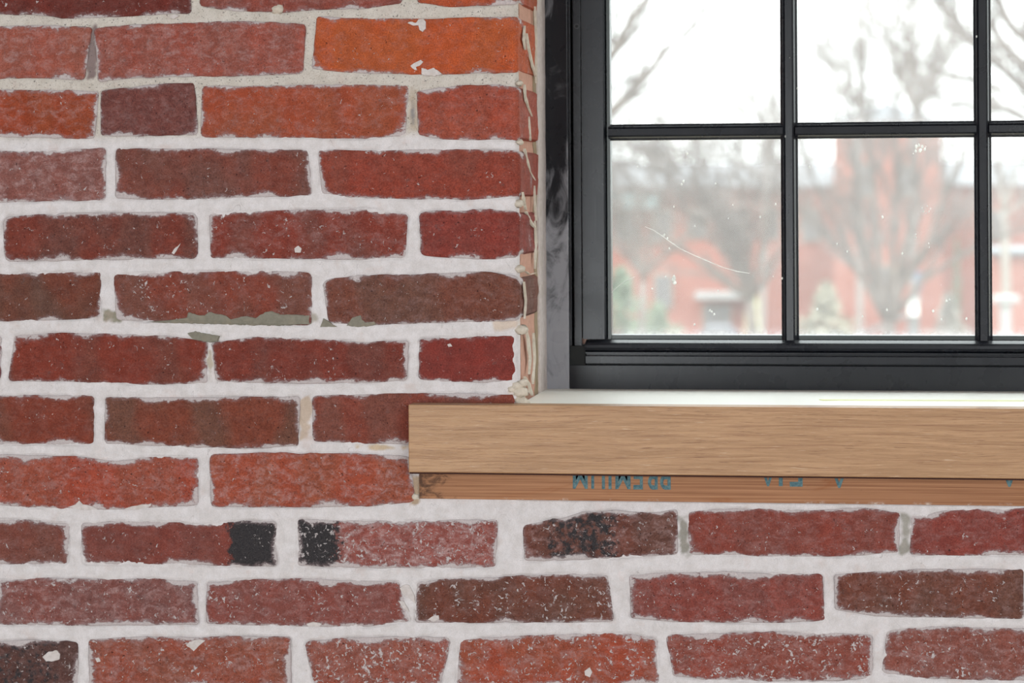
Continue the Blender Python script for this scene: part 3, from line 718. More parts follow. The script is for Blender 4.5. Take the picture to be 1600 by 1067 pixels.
# glass
def mat_glass():
    k = N('dusty_glass'); p = k.pos(); sep = k.n('ShaderNodeSeparateXYZ', ins={0: p})
    pz = k.attr('rim').outputs['Fac']
    cloud = k.ramp(k.noise(p, 7, 4, .6), .3, .75)
    speck = k.ramp(k.noise(p, 240, 2, .5), .775, .80); sp2 = k.ramp(k.noise(p, 520, 2, .5), .765, .79)
    wipe = k.ramp(k.noise(k.scale(p, (1.0, 1, .5)), 300, 4, .7), .3, .8)
    rim = k.math('POWER', pz, 2.5)
    rimn = k.math('MULTIPLY', rim, k.math('MULTIPLY_ADD', k.noise(p, 180, 4), 1.4, -.15), clamp=True)
    f = k.math('ADD', k.math('MULTIPLY_ADD', cloud, .08, .155), k.math('MULTIPLY', wipe, .02))
    f = k.math('ADD', f, k.math('MULTIPLY', rimn, .75), clamp=True)
    f = k.math('MAXIMUM', f, k.math('MULTIPLY', k.math('MAXIMUM', speck, k.math('MULTIPLY', sp2, .6)), .75))
    tr = k.n('ShaderNodeBsdfTransparent', ins={0: (.95, .985, .965)})
    tl = k.n('ShaderNodeBsdfTranslucent', ins={0: (.95, .95, .95)}); df = k.n('ShaderNodeBsdfDiffuse', ins={0: (.8, .8, .8)})
    du = k.n('ShaderNodeMixShader', ins={0: .3, 1: tl.outputs[0], 2: df.outputs[0]})
    m1 = k.n('ShaderNodeMixShader', ins={0: f, 1: tr.outputs[0], 2: du.outputs[0]})
    gl = k.n('ShaderNodeBsdfGlossy', ins={0: (1, 1, 1), 'Roughness': .03})
    fr = k.n('ShaderNodeFresnel', ins={0: 1.45})
    m2 = k.n('ShaderNodeMixShader', ins={0: k.math('MULTIPLY', fr.outputs[0], .8), 1: m1.outputs[0], 2: gl.outputs[0]})
    k.t.links.new(m2.outputs[0], k.out.inputs[0]); return k.m
M_GLASS = mat_glass()
zed = [531, 204, -118, -440]
panes = []
for zi in range(3):
    for xi in range(4):
        xa, xb = wx(edges_[xi]), wx(edges_[xi + 1]); za, zb = z(zed[zi]) , z(zed[zi + 1])
        n = 24; gx = np.linspace(xa, xb, n); gz = np.linspace(za, zb, n); A, Bz = np.meshgrid(gx, gz)
        vx = np.stack([A, np.full_like(A, GY), Bz], -1).reshape(-1, 3)
        de = (Bz - za); rim = np.clip(1 - (de - .0060) / .0085, 0, 1)
        side = np.clip(1 - (np.minimum(A - xa, xb - A) - .008) / .012, 0, 1) * .55
        I = np.arange(n * n).reshape(n, n); q = np.stack([I[:-1, :-1], I[:-1, 1:], I[1:, 1:], I[1:, :-1]], -1).reshape(-1, 4)
        cen = vx.mean(0)
        o = mesh_obj('pane', vx, q, M_GLASS, None, False, cen, {'rim': ('FLOAT', rim.ravel())})
        o.parent = win; o.location = Vector(cen) - Vector(win.location); panes.append(o)
# paint drips and a scratch on the glass
k = N('white_paint_splash')
k.t.links.new(k.n('ShaderNodeMixShader', ins={0: .6, 1: k.n('ShaderNodeBsdfDiffuse', ins={0: (.85, .85, .82)}).outputs[0], 2: k.n('ShaderNodeBsdfTranslucent', ins={0: (.9, .9, .88)}).outputs[0]}).outputs[0], k.out.inputs[0]); M_SPL = k.m
def splash(name, pts, r, par):
    m = MB()
    for (px, py, s) in pts:
        c_ = P(px, py, GY - .0009); m.ball(c_, (r * s, .0006, r * s * 1.3), 7, 5, .25)
    m.build(name, M_SPL, par, smooth=True)
PL, PC_ = panes[0], panes[1]
splash('paint_splash', [(1432, 229, 1), (1436, 227, .8), (1441, 229, .9), (1445, 233, .8), (1438, 235, 1.1), (1431, 236, .8), (1427, 240, .4), (1447, 229, .4)], .0017, PC_)
splash('paint_splash', [(1441, 325, .5), (1443, 330, .6), (1449, 322, .5), (1452, 330, .5), (1454, 326, .4), (1447, 333, .4)], .0014, PC_)
splash('paint_splash', [(1431, 366, .5), (1431, 371, .5), (1451, 380, .4), (1452, 386, .5), (1379, 339, .9), (1308, 381, .6), (1265, 261, .7), (1277, 483, .8), (1324, 393, .6), (1386, 484, .7), (1458, 486, .9), (1479, 470, .8), (1484, 468, .6), (1410, 396, .7), (1348, 494, .6), (1471, 499, .7), (1510, 498, .8)], .0015, PC_)
splash('paint_splash', [(1053, 436, 1.2), (1054, 441, 1.1), (1053, 433, .9)], .0020, PL)
splash('paint_splash', [(1068, 283, .9), (1065, 288, .8), (1074, 240, .8), (1118, 287, .6), (1145, 320, .6), (1188, 339, .8), (1046, 388, .7), (1038, 367, .9), (1043, 372, .7), (1085, 507, .8), (1086, 353, .7), (1109, 485, .8), (1112, 487, .8), (1116, 491, .8), (1040, 432, .7), (1019, 451, .7), (1208, 432, .5), (1122, 454, .6), (1212, 319, .8), (976, 318, .6), (1053, 323, .7), (1138, 341, .5), (996, 260, .6)], .0013, PL)
pts = [(1008, 354), (1020, 359), (1034, 368), (1046, 377), (1064, 389), (1085, 399), (1106, 408), (1130, 418), (1152, 424), (1171, 427)]
MB().tube([V(a_, b_, GY - .0006) for a_, b_ in pts], [.0002, .0003, .0004, .0005, .0004, .0004, .0005, .0003, .0004, .0002], 5).build('scratch', M_SPL, PL)
MB().tube([V(a_, b_, GY - .0006) for a_, b_ in [(944, 480), (950, 465), (960, 452), (975, 440), (992, 432)]], [.0002, .0003, .0003, .0002, .0001], 5).build('scratch', M_SPL, PL)
for (a_, b_) in ((1234, 90), (1227, 213), (1246, 138), (1526, 57), (1222, 435)):
    c_ = P(a_, b_, YF + .002); MB().ball((c_[0], YF + .0042, c_[2]), (.0008, .0006, .0014), 6, 5).build('paint_fleck', M_SPL, win)

# ------------------------------------------------------------------ sill: cream board, oak nosing, pine board
def mat_oak():
    k = N('oak_board'); p = k.pos()
    warp = k.noise(k.scale(p, (6, 6, 30)), 1.0, 3)
    pz = k.n('ShaderNodeVectorMath', operation='ADD', ins={0: p, 1: k.n('ShaderNodeCombineXYZ', ins={0: 0.0, 1: 0.0, 2: k.math('MULTIPLY', warp, .010)}).outputs[0]}).outputs[0]
    g1 = k.noise(k.scale(pz, (10, 10, 330)), 1, 4, .6)
    g2 = k.noise(k.scale(pz, (38, 38, 1000)), 1, 3, .7)
    g3 = k.noise(k.scale(pz, (9, 9, 480)), 1, 3, .6)
    c = k.mix(k.ramp(g1, .30, .70), lin((170, 130, 93)), lin((192, 151, 112)))
    c = k.mix(k.math('MULTIPLY', k.ramp(g3, .54, .66), .5), c, lin((146, 102, 70)))
    c = k.mix(k.math('MULTIPLY', k.ramp(g2, .56, .72), .75), c, lin((120, 78, 54)))
    c = k.mix(k.math('MULTIPLY', k.ramp(g2, .38, .28), .6), c, lin((218, 192, 166)))
    k.bsdf(c, .42, .4, g2, .0005, .6); return k.m
def mat_pine():
    k = N('pine_board'); p = k.pos()
    kn = k.noise(k.scale(p, (9, 9, 30)), 1, 4, .6, .8)
    g = k.noise(k.scale(p, (4, 4, 520)), 1, 4, .6, .3)
    c = k.mix(k.ramp(g, .3, .7), lin((146, 98, 68)), lin((186, 136, 100)))
    c = k.mix(k.math('MULTIPLY', k.ramp(kn, .56, .74), .75), c, lin((150, 86, 44)))
    sep = k.n('ShaderNodeSeparateXYZ', ins={0: p})
    xl_ = k.ramp(sep.outputs[0], PINE_X0 + .065, PINE_X0 - .005)
    dk = k.ramp(k.math('ADD', k.noise(k.scale(p, (1, 1, 1.7)), 60, 8, .7, .6), k.math('MULTIPLY', xl_, .26)), .62, .84)
    c = k.mix(k.math('MULTIPLY', dk, .85), c, lin((66, 44, 34)))
    d2 = k.ramp(k.noise(k.scale(p, (1, 1, 3)), 12, 7, .7), .64, .76)
    c = k.mix(k.math('MULTIPLY', d2, .5), c, lin((96, 60, 40)))
    wz_ = k.math('MULTIPLY', k.ramp(sep.outputs[2], PINE_Z0 + .004, PINE_Z0), k.ramp(k.noise(p, 30, 6, .7), .54, .66))
    c = k.mix(wz_, c, lin((206, 190, 178)))
    k.bsdf(c, .7, .3, g, .0004, .5); return k.m
k = N('cream_sill_paint'); p = k.pos(); g = k.noise(k.scale(p, (3, 160, 10)), 1, 3); k.bsdf(k.mix(g, (.86, .85, .78), (.90, .89, .84)), .5, .4); M_CREAM = k.m
M_OAK = mat_oak(); M_PINE = mat_pine()
yo = -0.031
oz1 = float(P(1100, 635.2, yo)[2]); oz0 = float(P(1100, 742.9, yo)[2]); ox0 = float(P(638.3, 690, yo)[0]); ox1 = XR + .115
nos = thing('sill_nosing', ((ox0 + ox1) / 2, yo, oz0), 'thick light oak nosing board across the front of the window sill', 'sill board', 'structure')
MB().box(ox0, ox1, yo, -0.0036, oz0, oz1).build('nosing_board', M_OAK, nos, .0010)
k = N('painted_shadow_line'); k.bsdf(lin((62, 34, 28)), .7, .2)  # shadow under the oak board, put in as a thin dark strip
o = MB().box(ox0 + .0008, ox1, yo + .0006, -0.0036, oz0 - .0016, oz0).build('shadow_strip', k.m, nos, .0003); o['label'] = 'dark strip painted as the shadow line under the nosing'
st = thing('window_sill', ((X0 + XR) / 2, .1, oz1), 'pale cream sill board between the oak nosing and the black window', 'sill', 'structure')
MB().box(X0 + .0012, XR - .001, -0.0034, YF - .0006, oz1 - .022, oz1 - .0002).build('sill_board', M_CREAM, st, .0004)
# thin pale yellow strip lying on the sill
k = N('pale_yellow_strip'); k.t.links.new(k.n('ShaderNodeMixShader', ins={0: .6, 1: k.n('ShaderNodeBsdfDiffuse', ins={0: (.92, .92, .66)}).outputs[0], 2: k.n('ShaderNodeBsdfTranslucent', ins={0: (.92, .92, .66)}).outputs[0]}).outputs[0], k.out.inputs[0]); M_YEL = k.m
def on_sill(px, py):
    d = rays(px, py); t = (oz1 - CP[2]) / d[2]; return CP + d * t
a_, b_ = on_sill(1280, 625.6), on_sill(1600, 627); b_ = a_ + (b_ - a_) * 1.6
m = MB(); m.tube([Vector(a_) + Vector((0, .002, .0006)), Vector(a_) + Vector((.005, -.0015, .0006)), Vector(a_) + Vector((.02, 0, .0006)), Vector(b_) + Vector((0, 0, .0006))], [.0005, .0007, .0006, .0006], 6)
tag(m.build('yellow_strip', M_YEL), 'thin pale yellow strip lying along the cream window sill', 'strip')
pb = thing('pine_board', ((PINE_X0 + ox1) / 2, 0, PINE_Z0), 'rough pine board with blue-green stamped lettering below the oak nosing', 'board')
MB().box(PINE_X0, ox1 - .02, -0.003, 0.0085, PINE_Z0, oz0 + .03).build('board', M_PINE, pb, .0004)
# stamped lettering, upside down, running up behind the nosing
k = N('blue_green_ink'); p = k.pos(); k.bsdf(k.mix(k.ramp(k.noise(p, 260, 5, .7), .3, .7), lin((62, 96, 108)), lin((112, 140, 142))), .7, .2); M_INK = k.m
def stamp(txt, xc0, xc1, ytip, hpx, name='lettering', gap=1.0):
    cu = bpy.data.curves.new(name, 'FONT'); cu.body = txt; cu.size = 1; cu.offset = .02; cu.space_character = gap
    tmp = bpy.data.objects.new('tmp', cu); C.objects.link(tmp); bpy.context.view_layer.update()
    me = bpy.data.meshes.new_from_object(tmp.evaluated_get(bpy.context.evaluated_depsgraph_get())); bpy.data.objects.remove(tmp)
    co = np.array([v.co[:] for v in me.vertices]); lo, hi = co.min(0), co.max(0)
    a_ = P(xc0, ytip, -.003); b_ = P(xc1, ytip, -.003); h = hpx * .00068
    u = (co[:, 0] - lo[0]) / (hi[0] - lo[0]); v = (co[:, 1] - lo[1]) / (hi[1] - lo[1])
    zt = float(a_[2]) - .0016; X = b_[0] - u * (b_[0] - a_[0]); Zz = zt + (1 - v) * h      # turned by half a circle
    nz = 0.0005 * (vnoise(X * 400, Zz * 400, 3) - .5)
    new = np.stack([X + nz, np.full(len(X), -.00325), Zz + nz], -1)
    cen = new.mean(0); me.vertices.foreach_set('co', (new - cen).ravel()); me.update()
    me.materials.clear(); me.materials.append(M_INK)
    o = bpy.data.objects.new(name, me); C.objects.link(o); o.parent = pb; o.location = Vector(cen) - Vector(pb.location)
stamp('PREMIUM', 895, 1048, 761, 40, gap=1.12)
stamp('F', 1234, 1254, 758, 44); stamp('I', 1217, 1223, 757, 44); stamp('A', 1189, 1211, 757, 27); stamp('A', 1299, 1323, 760, 28); stamp('A', 1565, 1589, 758, 27)

# ------------------------------------------------------------------ outside
GZ0 = CAM.z - 6.0
M_GND = plain('winter_lawn', lin((104, 96, 78)), .9, .1, .2, .3)
tag(MB().box(-120, 150, .6, 260, GZ0 - .3, GZ0).build('ground', M_GND), 'tan winter ground outside the window', 'ground', 'structure')
M_RB = plain('far_red_brick', lin((150, 98, 86)), .9, .1, .12, .6); M_SL = plain('slate_roof', lin((116, 118, 122)), .8, .2, .15, .5)
M_DKW = plain('dark_window_glass', lin((108, 104, 104)), .3, .5); M_TRIM = plain('white_trim', (.36, .36, .355)); M_CRM = plain('cream_stone', lin((170, 158, 142)), .9)
M_TEAL = plain('verdigris', lin((130, 156, 158)), .7)
def fbox(px0, px1, py0, py1, Y, dep):
    a_ = P(px0, py1, Y); b_ = P(px1, py0, Y); return MB().box(a_[0], b_[0], Y, Y + dep, a_[2], b_[2])
# long brick building
Yb = 95.0
bl = thing('brick_building', tuple(P(1150, 540, Yb)[:2]) + (GZ0,), 'long red brick building with a grey roof seen blurred through the left pane', 'building')
a_ = P(-100, 300, Yb); b_ = P(1690, 300, Yb); ze = float(P(1100, 292, Yb)[2]); zr = float(P(1100, 252, Yb)[2])
MB().box(a_[0], b_[0], Yb, Yb + 12, GZ0, ze).build('wall', M_RB, bl)
m = MB(); x0_, x1_ = a_[0] - .3, b_[0] + .3
m.add([(x0_, Yb - .4, ze), (x1_, Yb - .4, ze), (x1_, Yb + 12.4, ze), (x0_, Yb + 12.4, ze), (x0_ + .5, Yb + 6, zr), (x1_ - .5, Yb + 6, zr)], [(0, 1, 5, 4), (2, 3, 4, 5), (1, 2, 5), (3, 0, 4), (0, 3, 2, 1)])
m.build('roof', M_SL, bl)
fbox(955, 1030, 300, 326, Yb - .8, 1.2).build('dormer', M_TEAL, bl)
fbox(1085, 1178, 457, 467, Yb - 1.2, 1.3).build('canopy', M_TRIM, bl)
for (x, y, w_, h_) in [(975, 352, 26, 46), (1035, 352, 26, 46), (1090, 350, 24, 40), (1150, 352, 26, 46), (1204, 350, 24, 44), (1266, 352, 24, 46), (975, 455, 26, 50), (1036, 455, 26, 50), (1120, 498, 40, 42), (1560, 352, 24, 44)]:
    f_ = fbox(x - w_ / 2 - 2, x + w_ / 2 + 2, y - h_ / 2 - 2, y + h_ / 2 + 2, Yb - .10, .2).build('window_frame', M_CRM, bl)
    fbox(x - w_ / 2, x + w_ / 2, y - h_ / 2, y + h_ / 2, Yb - .14, .08).build('pane', M_DKW, f_)
# tower
Yt = 90.0
tw = thing('brick_tower', tuple(P(1386, 540, Yt)[:2]) + (GZ0,), 'square red brick tower with a low grey pyramid roof behind the middle pane', 'tower')
a_ = P(1302, 192, Yt); b_ = P(1471, 192, Yt); wd = b_[0] - a_[0]
MB().box(a_[0], b_[0], Yt, Yt + wd, GZ0, a_[2]).build('wall', M_RB, tw)
pk = float(P(1386, 158, Yt)[2]); m = MB(); o_ = .25
m.add([(a_[0] - o_, Yt - o_, a_[2]), (b_[0] + o_, Yt - o_, a_[2]), (b_[0] + o_, Yt + wd + o_, a_[2]), (a_[0] - o_, Yt + wd + o_, a_[2]), ((a_[0] + b_[0]) / 2, Yt + wd / 2, pk)], [(0, 1, 4), (1, 2, 4), (2, 3, 4), (3, 0, 4), (0, 3, 2, 1)])
m.build('roof', M_SL, tw)
for (x, y) in ((1352, 282), (1420, 282), (1386, 440)):
    f_ = fbox(x - 13, x + 13, y - 26, y + 26, Yt - .10, .2).build('window_frame', M_CRM, tw); fbox(x - 10, x + 10, y - 23, y + 23, Yt - .14, .08).build('pane', M_DKW, f_)
# cream building and low brick wall to the right
cb_ = thing('cream_building', tuple(P(1600, 540, 120)[:2]) + (GZ0,), 'pale cream building with a grey roof seen beyond the right pane', 'building')
fbox(1470, 3600, 322, 560, 120, 10).build('wall', M_CRM, cb_); fbox(1464, 3610, 300, 322, 119.6, 10.8).build('roof', M_SL, cb_)
for x in (1500, 1580, 1640):
    f_ = fbox(x - 14, x + 14, 345, 385, 119.8, .3).build('window_frame', M_TRIM, cb_); fbox(x - 11, x + 11, 348, 382, 119.7, .2).build('pane', M_DKW, f_)
lb = thing('low_brick_building', tuple(P(1620, 540, 80)[:2]) + (GZ0,), 'low red brick outbuilding at the right edge of the view', 'building')
fbox(1553, 2700, 398, 600, 80, 6).build('wall', M_RB, lb); fbox(1548, 2705, 388, 398, 79.7, 6.6).build('roof', M_SL, lb)

# trees
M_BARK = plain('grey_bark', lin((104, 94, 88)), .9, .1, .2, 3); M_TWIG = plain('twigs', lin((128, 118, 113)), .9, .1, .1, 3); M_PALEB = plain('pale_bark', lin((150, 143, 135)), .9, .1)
class Tree:
    def __init__(s, Y, seed, spread=.5, ydev=.35): s.Y = Y; s.br = MB(); s.tw = MB(); s.r = random.Random(seed); s.spread = spread; s.ydev = ydev; s.u = Y / FPX; s.n = 0
    def limb(s, pts, r0, r1, kids, klen, depth=3, yoff=0.0):
        w_ = [V(x, y, s.Y) + Vector((0, yoff, 0)) for x, y in pts]
        L = [w_[0]]
        for i in range(len(w_) - 1):
            for t in (.5, 1.): L.append(w_[i].lerp(w_[i + 1], t) + Vector((s.r.uniform(-1, 1), s.r.uniform(-1, 1) * 2, s.r.uniform(-1, 1))) * s.u * 1.5)
        n = len(L); rad = [(r0 + (r1 - r0) * i / (n - 1)) * s.u for i in range(n)]
        s.br.tube(L, rad, 6)
        for k_ in range(kids):
            i = s.r.randint(max(1, n // 4), n - 1); d = (L[i] - L[i - 1]).normalized()
            s.grow(L[i - 1].lerp(L[i], s.r.random()), d, klen * s.u * s.r.uniform(.5, 1.1), rad[i] * .55, depth)
    def grow(s, p0, d, ln, rad, depth):
        if s.n > 4200: return
        s.n += 1
        r = s.r; d = (d + Vector((r.uniform(-1, 1), r.uniform(-1, 1) * s.ydev, r.uniform(-.6, 1))) * s.spread).normalized()
        pts = [p0]; 
        for i in range(3):
            d = (d + Vector((r.uniform(-1, 1), r.uniform(-1, 1) * .6, r.uniform(-.7, 1))) * .16).normalized(); pts.append(pts[-1] + d * ln / 3)
        rad = max(rad, .75 * s.u)
        (s.br if depth >= 3 else s.tw).tube(pts, [rad, rad * .8, rad * .62, rad * .42], 3 if depth < 3 else 4)
        if depth > 0:
            for k_ in range(r.choice((2, 3, 3))):
                i = r.randint(1, 3); s.grow(pts[i], d, ln * r.uniform(.5, .85), rad * .55, depth - 1)
    def finish(s, label, bark=None, twig=None, base=(0, 0)):
        c_ = P(base[0], base[1], s.Y); th = thing('bare_tree', (c_[0], s.Y, GZ0), label, 'tree', None, 'bare winter trees outside')
        s.br.build('trunk_and_limbs', bark or M_BARK, th, smooth=True)
        o = s.tw.build('twigs', twig or M_TWIG, th, smooth=True); o['kind'] = 'stuff'
def ground_py(Y): return HOR + FPX * 6.0 / (Y + 2.65)
# middle pane: many-stemmed tree
T = Tree(36, 11, .55)
T.limb([(1392, ground_py(36)), (1390, 700), (1388, 500)], 16, 12, 0, 0)
for pts, r0, r1 in [([(1388, 505), (1368, 450), (1352, 380), (1341, 318), (1333, 250), (1331, 190), (1322, 110)], 8, 2), ([(1386, 505), (1375, 420), (1368, 340), (1361, 250), (1352, 160), (1345, 60)], 8, 2),
                    ([(1390, 505), (1400, 440), (1419, 369), (1430, 300), (1432, 240), (1440, 150), (1428, 70)], 7, 2), ([(1392, 505), (1405, 450), (1452, 382), (1483, 284), (1517, 227), (1560, 150)], 9, 2),
                    ([(1386, 505), (1350, 440), (1300, 380), (1262, 340), (1225, 300)], 6, 1.5), ([(1386, 500), (1340, 420), (1300, 330), (1264, 267), (1240, 200)], 6, 1.5),
                    ([(1392, 500), (1440, 440), (1500, 400), (1560, 370), (1620, 350)], 6, 1.5), ([(1388, 480), (1395, 380), (1400, 280), (1398, 180), (1410, 90)], 6, 1.5)]:
    T.limb(pts, r0, r1, 16, 100, 3)
T.finish('many-stemmed bare tree fanning out behind the middle window pane', base=(1390, 500))
# left pane: mass of twigs
T = Tree(48, 23, .7)
T.limb([(1182, ground_py(48)), (1180, 560), (1172, 470)], 11, 8, 0, 0)
for pts in ([(1172, 470), (1140, 400), (1100, 350), (1040, 315), (980, 290)], [(1172, 470), (1150, 380), (1110, 310), (1060, 260), (1010, 240)], [(1172, 470), (1170, 380), (1160, 300), (1140, 245)],
            [(1172, 470), (1190, 380), (1205, 310), (1215, 250)], [(1172, 470), (1110, 330), (1040, 270), (960, 250)], [(1172, 470), (1130, 350), (1085, 280), (1070, 245)], [(1172, 470), (1080, 400), (1000, 340), (950, 320)], [(1172, 470), (1120, 420), (1060, 390), (1000, 375)], [(1172, 470), (1215, 400), (1250, 350), (1275, 300)]):
    T.limb(pts, 5, 1.8, 22, 80, 3)
T.finish('bare tree with a low mass of fine twigs behind the left pane', base=(1180, 500))
T = Tree(56, 29, .7)
T.limb([(1000, ground_py(56)), (1002, 560), (1005, 440)], 8, 6, 0, 0)
for pts in ([(1005, 440), (985, 380), (965, 320), (950, 270)], [(1005, 440), (1020, 370), (1035, 310), (1050, 262)], [(1005, 430), (960, 380), (930, 350)], [(1005, 430), (1060, 380), (1100, 345)], [(1005, 440), (1000, 350), (995, 290)]):
    T.limb(pts, 4, 1.6, 16, 60, 3)
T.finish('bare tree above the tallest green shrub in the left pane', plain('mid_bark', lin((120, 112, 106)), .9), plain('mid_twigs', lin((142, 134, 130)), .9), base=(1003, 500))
# upper left branches
T = Tree(19, 31, .45)
T.limb([(700, ground_py(19)), (720, 900), (760, 420)], 34, 26, 0, 0)
T.limb([(760, 420), (860, 265), (961, 171), (989, 144), (1014, 115), (1039, 80), (1064, 58), (1088, 31), (1108, 14)], 12, 1.8, 14, 60, 2)
T.limb([(760, 420), (870, 210), (953, 92), (971, 58), (994, 20), (1025, -20), (1070, -70)], 13, 5, 12, 60, 2)
T.limb([(840, 290), (930, 170), (965, 130), (990, 122), (1005, 118)], 6, 2.2, 4, 40, 2)
T.limb([(1000, 145), (1027, 126), (1045, 121), (1064, 112)], 3, 1.6, 2, 25, 1)
T.limb([(953, 70), (962, 30), (978, -10)], 6, 4, 5, 60, 2)
T.finish('bare tree whose dark branches reach in from the upper left of the window', base=(720, 500))
# upper right branches
T = Tree(22, 41, .5)
T.limb([(1850, ground_py(22)), (1840, 900), (1790, 420)], 34, 26, 0, 0)
for pts, r0, r1 in [([(1790, 420), (1700, 240), (1630, 160), (1597, 135), (1552, 92), (1515, 66), (1470, 30)], 14, 1.5), ([(1760, 360), (1660, 190), (1600, 102), (1575, 75), (1550, 45), (1530, 0), (1500, -40)], 9, 2),
                    ([(1660, 210), (1590, 130), (1520, 70), (1495, 40), (1467, 0), (1440, -40)], 7, 3), ([(1720, 260), (1640, 110), (1600, 62), (1582, 42), (1555, 0), (1530, -50)], 9, 3),
                    ([(1700, 260), (1620, 190), (1560, 170), (1500, 165), (1440, 140)], 6, 1.2), ([(1680, 230), (1580, 150), (1510, 120), (1440, 100), (1390, 70)], 5, 1.)]:
    T.limb(pts, r0 * 1.15, r1 * 1.5, 18, 85, 2)
T.finish('large bare tree crowding the upper right corner of the window', base=(1820, 500))
# distant small tree in front of the tower and others
T = Tree(62, 53, .5)
T.limb([(1343, ground_py(62)), (1343, 400), (1342, 185)], 6, 5, 0, 0)
for pts in ([(1342, 185), (1338, 150), (1325, 117), (1300, 98), (1285, 88)], [(1342, 185), (1345, 130), (1346, 95), (1340, 60), (1344, 30)], [(1342, 170), (1320, 150), (1308, 120), (1300, 90)]):
    T.limb(pts, 4.6, 1.8, 16, 40, 2)
T.finish('slender bare tree standing just left of the brick tower', plain('hazed_bark', lin((140, 132, 128)), .9), plain('hazed_twigs', lin((152, 144, 140)), .9), base=(1343, 500))  # distance haze put into the lighter bark and twig colours
T = Tree(66, 59, .5)
T.limb([(1428, ground_py(66)), (1428, 400), (1428, 170)], 6, 4, 0, 0)
for pts in ([(1428, 170), (1424, 120), (1418, 70), (1420, 20)], [(1428, 165), (1450, 130), (1470, 100), (1490, 60)], [(1428, 175), (1450, 150), (1462, 110), (1468, 70)], [(1428, 170), (1410, 130), (1395, 90), (1380, 40)]):
    T.limb(pts, 4.4, 1.8, 18, 60, 2)
T.finish('bare tree rising behind the roof of the brick tower', plain('haze_paled_bark', lin((140, 132, 128)), .9), plain('haze_paled_twigs', lin((152, 144, 140)), .9), base=(1428, 500))  # bark and twigs coloured paler to stand for haze
T = Tree(55, 61, .5)
T.limb([(1573, ground_py(55)), (1573, 480), (1571, 400), (1568, 330)], 9, 6, 0, 0)
for pts in ([(1568, 330), (1562, 290), (1568, 230), (1560, 190)], [(1568, 330), (1585, 280), (1600, 240), (1620, 210)], [(1568, 340), (1590, 320), (1630, 300)]):
    T.limb(pts, 4.5, 1.2, 10, 60, 2)
T.finish('pale-trunked bare tree behind the rightmost pane', M_PALEB, base=(1573, 500))
T = Tree(76, 67, .6)
T.limb([(1190, ground_py(70)), (1195, 400), (1200, 260)], 5, 4, 0, 0)
for pts in ([(1200, 260), (1180, 200), (1146, 160), (1097, 120)], [(1200, 260), (1190, 190), (1160, 130), (1130, 80)], [(1200, 260), (1215, 190), (1205, 140)], [(1200, 280), (1140, 250), (1060, 240), (990, 236)]):
    T.limb(pts, 3.0, 1.6, 18, 60, 2)
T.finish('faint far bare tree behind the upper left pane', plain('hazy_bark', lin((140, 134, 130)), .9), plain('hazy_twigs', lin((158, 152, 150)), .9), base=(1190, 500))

# shrubs
def leafy(name, px0, px1, py0, Y, col, label, n=500, cat='shrub', cone=False, seed=1):
    r = random.Random(seed); g = plain(name + '_leaves', lin(col), .8, .2, .25, 4)
    c0 = P((px0 + px1) / 2, 500, Y); wd = P(px1, 500, Y)[0] - P(px0, 500, Y)[0]; top = P(500, py0, Y)[2]
    t = thing(name, (c0[0], Y, GZ0), label, cat); m = MB(); H_ = top - GZ0
    for i in range(n):
        h = r.random() ** .8; rr = wd / 2 * ((1 - h) * .9 + .1 if cone else math.sqrt(max(0, 1 - (2 * h - 1) ** 2)) * .6 + .4 * (h < .8)) * math.sqrt(r.random()); an = r.uniform(0, 6.28)
        c_ = Vector((c0[0] + rr * math.cos(an), Y + rr * math.sin(an), GZ0 + .05 + h * (H_ - .1))); s = wd * r.uniform(.05, .10)
        a_ = Vector((r.gauss(0, 1), r.gauss(0, 1), r.gauss(0, 1))).normalized() * s; b_ = a_.orthogonal().normalized() * s * .6
        m.add([c_ - a_, c_ + b_, c_ + a_, c_ - b_], [(0, 1, 2, 3)])
    o = m.build('leaves', g, t); o['kind'] = 'stuff'
    mm = MB(); 
    for i in range(3): mm.tube([(c0[0] + (i - 1) * wd * .04, Y, GZ0), (c0[0] + (i - 1) * wd * .15, Y, GZ0 + H_ * .75)], [wd * .025, wd * .01], 5)
    mm.build('stems', M_BARK, t)
leafy('green_shrub', 925, 1015, 415, 60, (112, 124, 104), 'green leafy shrub at the lower left corner of the left pane', 900, seed=2)
leafy('green_shrub', 985, 1070, 470, 64, (126, 136, 116), 'lower green shrub just right of the tallest green shrub', 700, seed=3)
leafy('pale_shrub', 1168, 1196, 448, 70, (196, 196, 160), 'taller pale yellow-green shrub near the foot of the left pane', 500, cone=True, seed=4)
leafy('pale_shrub', 1157, 1176, 482, 68, (200, 198, 165), 'shorter pale yellow-green shrub beside the taller pale one', 400, seed=5)
leafy('dark_evergreen', 1478, 1512, 372, 75, (92, 104, 84), 'dark evergreen in front of the cream building', 700, cone=True, seed=6)
leafy('hedge', 1238, 1345, 440, 58, (138, 132, 116), 'brownish hedge below the middle pane tree', 900, 'hedge', seed=7)
leafy('hedge', 1440, 1525, 455, 52, (140, 134, 126), 'greyish hedge left of the pale-trunked tree', 900, 'hedge', seed=8)
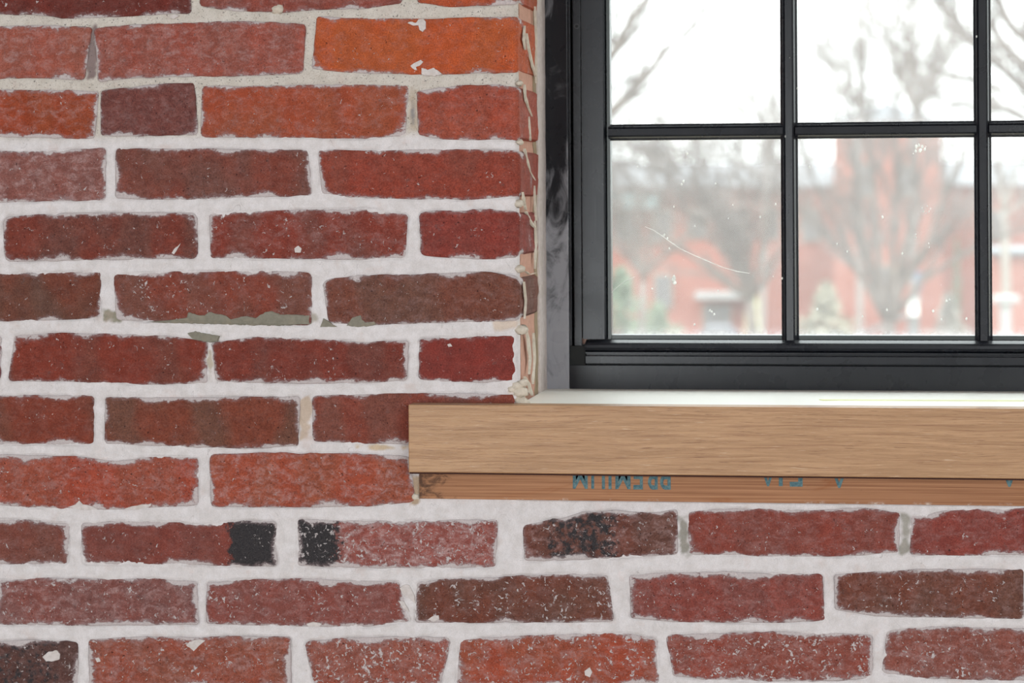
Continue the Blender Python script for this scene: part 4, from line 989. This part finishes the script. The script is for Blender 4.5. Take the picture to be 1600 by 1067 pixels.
# lantern on a post, sign, rail, urn
M_POST = plain('grey_metal', lin((110, 112, 112)), .6); M_BLUE = plain('blue_sign', lin((104, 114, 130)), .6)
Yq = 45.0
lt = thing('post_lantern', tuple(P(1427, 500, Yq)[:2]) + (GZ0,), 'white lantern on a grey post below the middle pane', 'lantern')
fbox(1424.5, 1429.5, 494, ground_py(Yq), Yq, .08).build('post', M_POST, lt)
q_ = P(1427, 482, Yq); fbox(1419, 1435, 470, 494, Yq - .1, .25).build('lamp_head', plain('lantern_white', (.85, .85, .83)), lt, .03); fbox(1416, 1438, 466, 470, Yq - .15, .33).build('cap', M_TRIM, lt)
sg = thing('blue_sign', tuple(P(1434, 500, 50)[:2]) + (GZ0,), 'small blue sign on a post above the white lantern', 'sign')
fbox(1428, 1441, 425, 452, 50, .05).build('sign_plate', M_BLUE, sg); fbox(1433, 1436, 452, ground_py(50), 50.05, .05).build('post', M_POST, sg)
rl = thing('sloping_rail', tuple(P(1380, 510, 40)[:2]) + (GZ0,), 'pale sloping handrail left of the white lantern', 'rail')
MB().tube([V(1345, 524, 40), V(1385, 505, 40), V(1420, 492, 40)], [.035] * 3, 6).build('rail', M_POST, rl)
for x, y in ((1346, 523), (1384, 506), (1419, 493)): MB().tube([V(x, y, 40), Vector((V(x, y, 40).x, 40, GZ0))], [.02, .02], 5).build('post', M_POST, rl)
ur = thing('stone_table', tuple(P(1572, 500, 48)[:2]) + (GZ0,), 'white stone slab on a pedestal at the foot of the rightmost pane', 'table')
fbox(1552, 1593, 463, 474, 48, .5).build('slab', M_TRIM, ur, .03); fbox(1565, 1580, 474, ground_py(48.3), 48.1, .25).build('pedestal', M_TRIM, ur)
# parked car
car = thing('parked_car', tuple(P(1124, 500, 85)[:2]) + (GZ0,), 'dark grey parked car low in the left pane', 'car')
M_CAR = plain('car_paint', lin((86, 90, 96)), .4, .5)
cx = float(P(1124, 500, 85)[0])
m = MB(); prof = [(-2.1, .3), (-2.1, .8), (-1.3, .95), (-.8, 1.4), (.7, 1.42), (1.3, .98), (2.1, .85), (2.1, .3)]
v = [(cx + x * .55, 84, GZ0 + zz) for x, zz in prof] + [(cx + x * .55, 85.7, GZ0 + zz) for x, zz in prof]; n = len(prof)
m.add(v, [(i, (i + 1) % n, n + (i + 1) % n, n + i) for i in range(n)] + [tuple(range(n)), tuple(range(n, 2 * n))[::-1]]); m.build('body', M_CAR, car, .05)
for dx in (-.7, .75):
    for yy in (84.05, 85.5): MB().tube([(cx + dx, yy - .1, GZ0 + .3), (cx + dx, yy + .12, GZ0 + .3)], [.3, .3], 14).build('wheel', M_RUB, car)
m = MB().box(cx - .38, cx + .36, 83.96, 84.0, GZ0 + .98, GZ0 + 1.32).build('side_glass', M_DKW, car)
